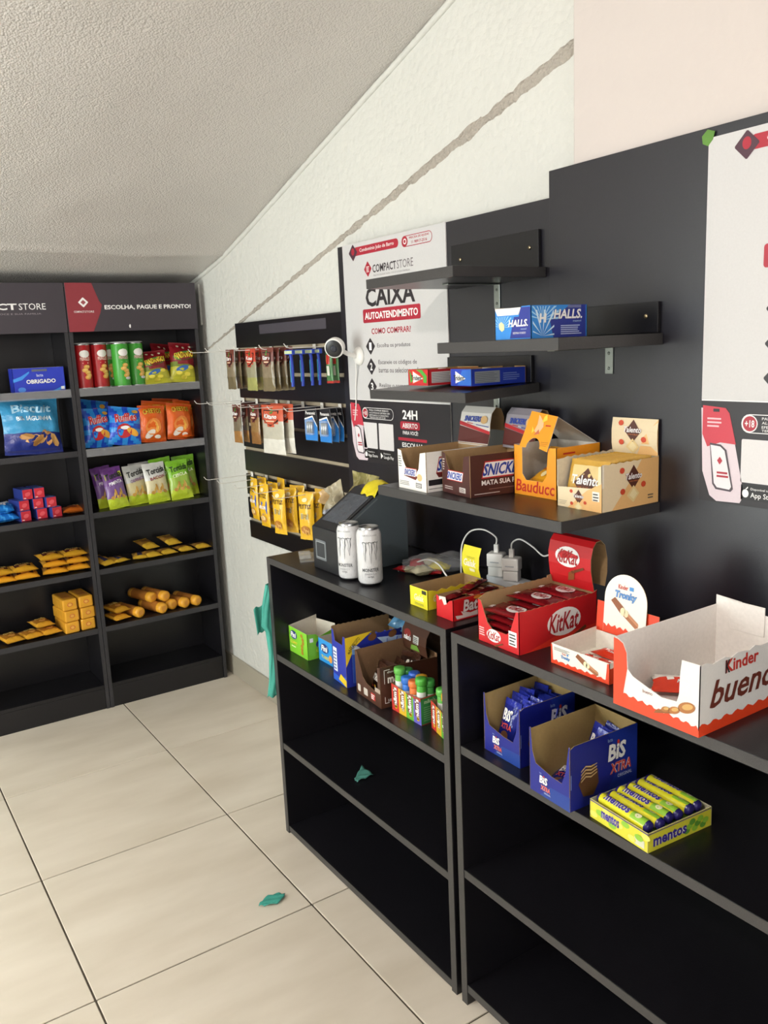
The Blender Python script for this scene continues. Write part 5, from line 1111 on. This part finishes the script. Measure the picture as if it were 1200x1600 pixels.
# battery blister cards
def blister(label, loc, rz, first=[]):
    if first: return dup(first[0], loc, rz, label)
    r = thing('battery_pack', label, 'batteries', loc, rz, 'battery cards in the middle row'); F_ = FR((0, 0, -.118), (1, 0, 0), (0, 0, 1))
    MB().sheet([(-.034, .0), (.034, 0), (.037, .02), (.037, .085), (.030, .118), (-.030, .118), (-.037, .085), (-.037, .02)], F_, .001, M('14161c'), M('bfc3c8')).build('card', r)
    mb = MB(); mb.poly([(-.034, .003), (.034, .003), (.036, .02), (.036, .05), (.01, .085), (-.036, .075), (-.036, .02)], F_, M('2a7fd0')); mb.poly([(-.036, .075), (.01, .085), (.036, .05), (.036, .055), (.012, .091), (-.036, .080)], F_, WT, .0006); mb.text('Panasonic', -.028, .094, .028, .105, F_, WT, .0006, .03); mb.build('print', r)
    for x in (-.012, .0, .012): MB().lathe([(.0048, 0), (.0048, .038), (.002, .0385), (.002, .040)], [M('c4c8cc', 'metal'), M('20242c', 'plastic'), M('c4c8cc', 'metal')], 12, (x, -.006, -.088)).build('battery', r)
    MB().box((-.022, -.0135, -.095), (.022, -.0012, -.040), clear('dfeaf4', .1, .22, 'blister')).build('blister', r, bevel=.004); first.append(r); return r
blister('blue battery card, left of the hanging cards', (-.085, -1.160, 1.3475), RD(0, 0, -82))
blister('blue battery card, front one of the right group', (-.085, -1.262, 1.3475), RD(0, 0, -86)); blister('blue battery card, second of the right group', (-.060, -1.262, 1.3475), RD(0, 0, -80)); blister('blue battery card, rearmost of the right group', (-.042, -1.262, 1.3475), RD(0, 0, -76))
# yellow peanut bags
PE = lambda u, v: M('e8b62e', 'foil')
def pea(blue):
    def a(mb, f):
        mb.ell(.5, .86, .16, .045, f, M('eee0b0'), .0006, 12); mb.text('PETTIZ', .10, .68, .92, .77, f, M('3a2410'), .0008, .03)
        if blue: mb.poly([(.08, .62), (.5, .58), (.92, .62), (.92, .33), (.5, .29), (.08, .33)], f, M('2a5fc4'), .0006); mb.text('AMENDOIM', .16, .42, .84, .50, f, WT, .0010, .04); mb.ell(.5, .19, .32, .09, f, M('c98a3c'), .0008, 12); mb.ell(.5, .21, .26, .05, f, M('ecd9a0'), .0012, 12)
        else: mb.rect(.25, .45, .75, .58, f, M('c4b88a'), .0006); mb.lines(.28, .46, .72, .57, 4, f, M('7a6a4a'), .0010); mb.ell(.5, .22, .3, .09, f, M('b97a30'), .0008, 10)
        for i in range(5): mb.ell(.3 + .1 * i, .17 + .03 * (i % 2), .09, .03, f, M('d9a860'), .0013 + .0001 * i, 8, i)
    return a
g = 'yellow peanut bags in the bottom row'
e1 = proto('peanut_bag', .074, .172, .026, PE, pea(True), -.644, -.085, 1.043, -4, 'yellow peanut bag with blue panel, leftmost in the bottom row', g, 221, 'snack bag')
e2 = proto('peanut_bag', .070, .172, .026, PE, pea(False), -.977, -.140, 1.043, 14, 'yellow peanut bag without blue, frontmost in the bottom row', g, 223, 'snack bag')
hang(e1, -.809, -.120, 1.043, 2, 'yellow peanut bag with blue panel, largest in view of the bottom row', .172)
hang(e1, -.644, -.050, 1.043, 4, 'yellow peanut bag with blue panel, second on the far hook', .172)
hang(e1, -.809, -.082, 1.043, 6, 'yellow peanut bag with blue panel, right behind the largest', .172)
hang(e1, -.809, -.045, 1.043, -4, 'yellow peanut bag innermost on the second hook', .172, .012)
hang(e2, -.977, -.095, 1.043, 20, 'yellow peanut bag second behind the frontmost one', .172)
hang(e2, -.977, -.062, 1.043, 24, 'yellow peanut bag innermost behind the frontmost one', .172, .004)
hang(e2, -1.136, -.112, 1.043, 24, 'narrow looking yellow peanut bag beside the terminal', .172)
hang(e2, -1.136, -.080, 1.043, 28, 'yellow peanut bag second beside the terminal', .172)
hang(e2, -1.136, -.045, 1.043, 16, 'yellow peanut bag innermost beside the terminal', .172, .006)

# ================================================================== camera, terminal, cans, chargers
CW = M('e9e8e4', 'plastic')
t = thing('security_camera', 'white round security camera on the poster edge', 'camera', (-.0392, -1.430, 1.520)); t.name = 'security_camera'
X0 = Matrix.Rotation(-PI / 2, 4, 'Y')
MB().lathe([(.030, 0), (.030, .004), (.022, .012), (.006, .014)], CW, 28, (0, 0, 0), X0).build('wall_mount', t)
MB().tube([(-.012, 0, 0), (-.04, .004, .008), (-.062, .006, .02)], .007, CW, 10).build('arm', t)
hd = Matrix.Translation((-.088, .004, .030)) @ V3((-.75, -.62, -.28)).to_track_quat('Z', 'Y').to_matrix().to_4x4()
MB().lathe([(.012, -.026), (.026, -.022), (.0305, -.014), (.032, .004), (.031, .010), (.028, .011)], CW, 32, (0, 0, 0), hd).build('housing', t)
MB().lathe([(.0275, .0112), (.0265, .0118), (.012, .0122)], M('15161a', 'plastic'), 28, (0, 0, 0), hd).build('face', t)
MB().lathe([(.011, .0124), (.009, .0135), (.004, .013)], M('2c2f3a', 'glossfoil'), 20, (0, 0, 0), hd).build('lens', t)
o = MB().tube([(-.052, -1.428, 1.513), (-.046, -1.418, 1.47), (-.042, -1.404, 1.42), (-.041, -1.398, 1.36), (-.041, -1.386, 1.31)], .0022, CW, 6).build('camera_cable'); tag(o, 'thin white cable hanging down from the round camera', 'cable')
# payment terminal
t = thing('payment_terminal', 'dark payment terminal with sloping screen on the far cabinet', 'terminal', (-.388, -1.757, .9284)); KB = M('1d1e22', 'plastic'); KG = M('505a5f', 'plastic')
S_ = lambda pts: [(a, b) for a, b in pts]
side = [(0, 0), (.235, 0), (.235, .212), (.175, .222), (.150, .218), (.0, .122)]
fr = FR((0, -.0715, 0), (1, 0, 0), (0, 0, 1)); MB().sheet(side, fr, .003, KG, KB).build('side_cover', t, bevel=.0008)
fr2 = FR((0, -.069, 0), (1, 0, 0), (0, 0, 1)); MB().sheet(side, fr2, .141, KB, KB).build('casing', t, bevel=.002)
MB().sheet([(.03, .135), (.135, .202), (.137, .198), (.032, .131)], FR((0, -.0717, 0), (1, 0, 0), (0, 0, 1)), .0005, M('70787c', 'plastic'), KB).build('groove', t)
tf = FR((0, .072, .122), (0, -1, 0), V3((.150, 0, .096))); L_ = math.hypot(.150, .096)
MB().sheet([(.006, .004), (.137, .004), (.137, L_ - .002), (.006, L_ - .002)], lambda u, v, o=0: tf(u, v, o + .002), .0018, KB, KB).build('bezel', t)
MB().sheet([(.018, .030), (.125, .030), (.125, L_ - .030), (.018, L_ - .030)], lambda u, v, o=0: tf(u, v, o + .0028), .0006, M('4a4f57', 'glossfoil'), KB).build('screen', t)
ff = FR((-.0006, .072, 0), (0, -1, 0), (0, 0, 1)); mb = MB(); mb.rrect(.018, .030, .078, .088, .004, ff, M('6b7074'), .0004); mb.rrect(.023, .036, .073, .082, .002, ff, M('aab0b0'), .0008); mb.rrect(.0245, .0375, .0715, .0805, .002, ff, M('33363a'), .0012); mb.build('reader_pad', t)
o = MB().grid(lambda u, v: V3((-.262 + .055 * v + .003 * math.sin(u * 9), -1.830 + .075 * u, 1.1325 + .036 * v + .005 * math.sin(u * 7 + v * 4) + .012 * math.sin(PI * v))), 10, 6, M('d6c41e', 'foil')).build('yellow_strip', solid=.001); tag(o, 'crumpled yellow strip on top of the payment terminal', 'wrapper')
# crumpled clear bags behind the terminal
def crumple(name, label, cat, c, w_, h_, T, cf, rot, seed, group=None):
    mb, f = pack(w_, h_, T, cf, seed=seed, wr=T * .62, nu=20, nv=26, seal=.02, pinch=.35); r = thing(name, label, cat, c, RD(*rot), group); mb.build('wrapper', r); return r
PK = lambda u, v: M('b99a6c', 'foil') if v < .45 or u < .25 else (M('8f939c', 'glossfoil') if v < .68 else M('a49a80', 'foil'))
crumple('snack_bag', 'crumpled tan and silver bag slumped behind the terminal', 'snack bag', (-.215, -1.628, .9285), .11, .225, .055, PK, (-2, -26, -74), 301)
PK2 = lambda u, v: M('9c9560', 'foil') if (u + v) % .5 > .12 else M('b7ad7a', 'foil')
crumple('snack_bag', 'greenish crumpled bag behind the terminal, upper one', 'snack bag', (-.165, -1.560, .9285), .095, .238, .055, PK2, (-2, 10, -60), 305)
# acrylic holder at the far end of the counter
AC = clear('cfd4d6', .05, .28, 'acrylic'); t = thing('acrylic_holder', 'small clear acrylic holder at the far counter end', 'holder', (-.345, -1.575, .9284), RD(0, 0, -25))
MB().box((-.03, -.055, 0), (.03, .055, .003), AC).build('base_plate', t); MB().box((-.03, -.03, .0032), (.005, .035, .014), AC).build('tray', t, bevel=.002); MB().box((.03, -.055, 0), (.033, .055, .05), AC, Matrix.Rotation(.25, 4, 'Y')).build('back_plate', t)
# cans
def can(label, X, Y, rz, first=[]):
    if first: return dup(first[0], (X, Y, .9283), (0, 0, rz), label)
    r = thing('drink_can', label, 'can', (X, Y, .9283), (0, 0, rz), 'tall drink cans on the counter'); Rr = .033; wh = M('d3d3d4', 'foil'); al = M('b4b6b8', 'metal')
    MB().lathe([(.022, .003), (.0235, 0), (.026, .001), (.030, .007), (Rr, .013), (Rr, .135), (.0315, .142), (.0275, .150), (.0262, .152), (.027, .156), (.0265, .157), (.0245, .155), (.024, .1525)], [al, al, al, wh, wh, wh, wh, al, al, al, al, al], 40).build('can_body', r)
    mb = MB().box((-.006, -.014, .1528), (.006, .004, .154), al); mb.build('pull_tab', r, bevel=.0008)
    f = lambda u, v, off=0: V3(((Rr + off) * math.sin(u / Rr), -(Rr + off) * math.cos(u / Rr), v)); mb = MB(); ink = M('3a3c40'); gr = M('8e9094')
    for i, (cx, bot) in enumerate(((-.0125, .066), (.001, .060), (.0135, .070))):
        P = [(cx - .0055, .119), (cx - .002, .121), (cx + .003, .119), (cx + .006, .121), (cx + .0035, .112), (cx + .0042, .100), (cx + .002, .088), (cx + .0015, .076), (cx + .0005, bot), (cx - .001, .078), (cx - .0022, .090), (cx - .001, .101), (cx - .0025, .111)]
        P = [(cx * 1.15 + (a - cx) * 1.3, b) for a, b in P]; cx *= 1.15
        mb.poly(P, f, ink, .0004); mb.poly([(cx + (a - cx) * .60, .1 + (b - .1) * .92) for a, b in P], f, M('c9cacc'), .0008)
    mb.text('MONSTER', -.023, .040, .023, .0495, f, ink, .0006, .02); mb.text('ENERGY', -.016, .031, .016, .0365, f, gr, .0006, .0); mb.text('ULTRA', -.008, .0245, .008, .0285, f, ink, .0006, .02)
    mb.rect(-.016, .0185, .018, .0195, f, gr); mb.rect(-.012, .0155, .018, .0165, f, gr); f3 = lambda u, v, off=0: V3(((.0318 + off) * math.sin(u / .032), -(.0318 + off) * math.cos(u / .032), v))
    mb.text('SEM ACUCARES', -.020, .1355, .020, .1395, f3, gr, .0012, .02)
    for i in range(46):
        a = random.uniform(-.09, .09); b = random.uniform(.02, .13)
        if abs(a) > .024 or b < .055: mb.poly([(a, b), (a + .004, b + .003), (a + .001, b + .009)], f, M('bfc0c2'), .0002)
    mb.build('print', r); first.append(r); return r
can('tall white drink can, right one of the pair', -.360, -1.946, -.52); can('tall white drink can, left one beside the terminal', -.372, -1.864, -1.05)
# candy bags behind the cans
CL = clear('c9ccd0', .08, .22, 'bag')
t = thing('candy_bag', 'clear bag of candy behind the cans on the counter', 'snack bag', (-.175, -1.970, .929), RD(0, 0, -35)); mb, f = pack(.11, .20, .045, lambda u, v: CL, seed=311, wr=.009, nu=16, nv=20)
MB.build(mb, 'clear_film', t, (-.08, 0, .026), RD(-90, 0, -90))
for i, (a, b, c) in enumerate([(-.04, .0, 'a81f26'), (.02, .012, 'c9c2a0'), (.05, -.02, 'd8c83a'), (.0, -.025, 'b9b49a')]):
    mb, f = pack(.045, .065, .026, (lambda cc: lambda u, v: M(cc, 'foil'))(c), seed=320 + i); mb.build('candy', t, (a, b, .018), RD(-90, 0, 40 * i))
o = put(make_pack('candy_strip', 'red and cream wrapped candy strip in front of the clear bag', 'candy bar', .15, .032, .018, lambda u, v: M('a3161e', 'foil') if abs(u - .5) > .26 else M('bfb892', 'foil'), None, seed=330, wr=.002), (-.225, -1.965, .9285 + .011), (-90, 0, -62))
# power strip, chargers and cables
t = thing('power_strip', 'white power strip under the two chargers', 'power strip', (-.10, -2.215, .9284), RD(0, 0, -90)); MB().box((-.075, -.024, 0), (.10, .024, .020), M('c9ccd0', 'plastic')).build('body', t, bevel=.004); MB().box((.07, -.012, .0202), (.09, .012, .023), M('b9bcc0', 'plastic')).build('switch', t, bevel=.001)
def charger(label, Y, h, rz):
    t = thing('charger', label, 'charger', (-.112, Y, .9490), rz, 'white chargers in the power strip'); MB().box((-.020, -.014, 0), (.020, .014, .026), CW).build('adapter', t, bevel=.003); MB().box((-.022, -.018, .0263), (.022, .018, h), CW).build('charger_body', t, bevel=.004); MB().box((-.006, -.005, h + .0002), (.006, .005, h + .022), CW).build('plug', t, bevel=.0015)
    mb = MB(); mb.lines(-.012, .038, .012, .044, 1, FR((0, -.0182, 0), (1, 0, 0), (0, 0, 1)), M('a9adb2')); mb.build('print', t); return t
charger('white charger, left one behind the yellow card', -2.170, .062, RD(0, 0, -60)); charger('white charger, right one with the cable towards the red box', -2.228, .060, RD(0, 0, -60))
def bez(pts, n=24):
    P = [V3(p) for p in pts]; out = []
    for i in range(len(P) - 1):
        p0 = P[max(i - 1, 0)]; p1, p2 = P[i], P[i + 1]; p3 = P[min(i + 2, len(P) - 1)]
        for k in range(n // 3):
            s = k / (n // 3); out.append(.5 * ((2 * p1) + (p2 - p0) * s + (2 * p0 - 5 * p1 + 4 * p2 - p3) * s * s + (3 * p1 - p0 - 3 * p2 + p3) * s ** 3))
    return out + [P[-1]]
def cable(label, pts): o = MB().tube(bez(pts), .0022, CW, 7).build('cable'); tag(o, label, 'cable'); return o
cable('white cable looping from the left charger behind the yellow card', [(-.112, -2.170, 1.033), (-.112, -2.168, 1.052), (-.125, -2.135, 1.068), (-.138, -2.095, 1.058), (-.145, -2.070, 1.02), (-.15, -2.07, .965), (-.14, -2.06, .9315), (-.10, -2.04, .9315)])
cable('white cable curving from the right charger to the red box card', [(-.112, -2.228, 1.031), (-.112, -2.232, 1.048), (-.115, -2.265, 1.062), (-.12, -2.315, 1.052), (-.13, -2.36, 1.040), (-.14, -2.41, 1.05), (-.13, -2.46, 1.0), (-.10, -2.5, .9315)])
cable('white cable arching from the candy bag toward the yellow box', [(-.24, -1.90, .9315), (-.205, -1.925, .950), (-.19, -1.97, .968), (-.195, -2.03, .966), (-.21, -2.09, .945), (-.205, -2.14, .9315), (-.17, -2.15, .9315)])
# teal film scraps and hanging bag
TE = M('3f9c8c', 'cloth')
o = MB().grid(lambda u, v: V3((-.640 + .085 * (u - .5) * (1 - .6 * abs(v - .5)), -1.775 + .05 * (v - .5) * (1 - abs(u - .55)), .003 + .006 * abs(math.sin(u * 5 + v * 6)))), 10, 8, TE).build('film_scrap', solid=.0006); tag(o, 'teal plastic scrap lying on the floor tiles', 'scrap')
o = MB().grid(lambda u, v: V3((-.355 + .06 * (u - .5), -1.835 + .05 * (v - .5) * (.3 + u) + .03 * (u - .5), .3202 + .006 * abs(math.sin(u * 6 + v * 5)))), 10, 8, M('4c8c80', 'cloth')).build('film_scrap', solid=.0006); tag(o, 'small teal plastic scrap on the lower cabinet shelf', 'scrap')
def gb(u, v):
    z = .835 - .365 * v
    xl = [(0, -.440), (.18, -.458), (.36, -.466), (.40, -.452), (.62, -.446), (.85, -.452), (1, -.462)]
    for (a, xa), (b, xb) in zip(xl, xl[1:]):
        if a <= v <= b: x0 = xa + (xb - xa) * (v - a) / (b - a); break
    x1 = -.415 - .006 * math.sin(v * 7); xc, hw = (x0 + x1) / 2, (x1 - x0) / 2; ang = u * 2 * PI
    return V3((xc + hw * math.cos(ang), -1.457 + (.004 + .009 * (.3 + .7 * abs(math.sin(ang * 3 + v * 5)))) * math.sin(ang), z + .004 * math.sin(ang * 4) * v))
mb = MB(); mb.grid(gb, 28, 34, TE)
mb.grid(lambda u, v: V3((-.452 - .036 * u * (1 - .2 * v), -1.452 + .006 * math.sin(u * 5), .775 - .012 * u - .085 * v - .006 * math.sin(u * 6))), 8, 8, TE)
o = mb.build('plastic_bag', solid=.0008); tag(o, 'teal plastic bag hanging at the far end of the cabinet', 'bag')
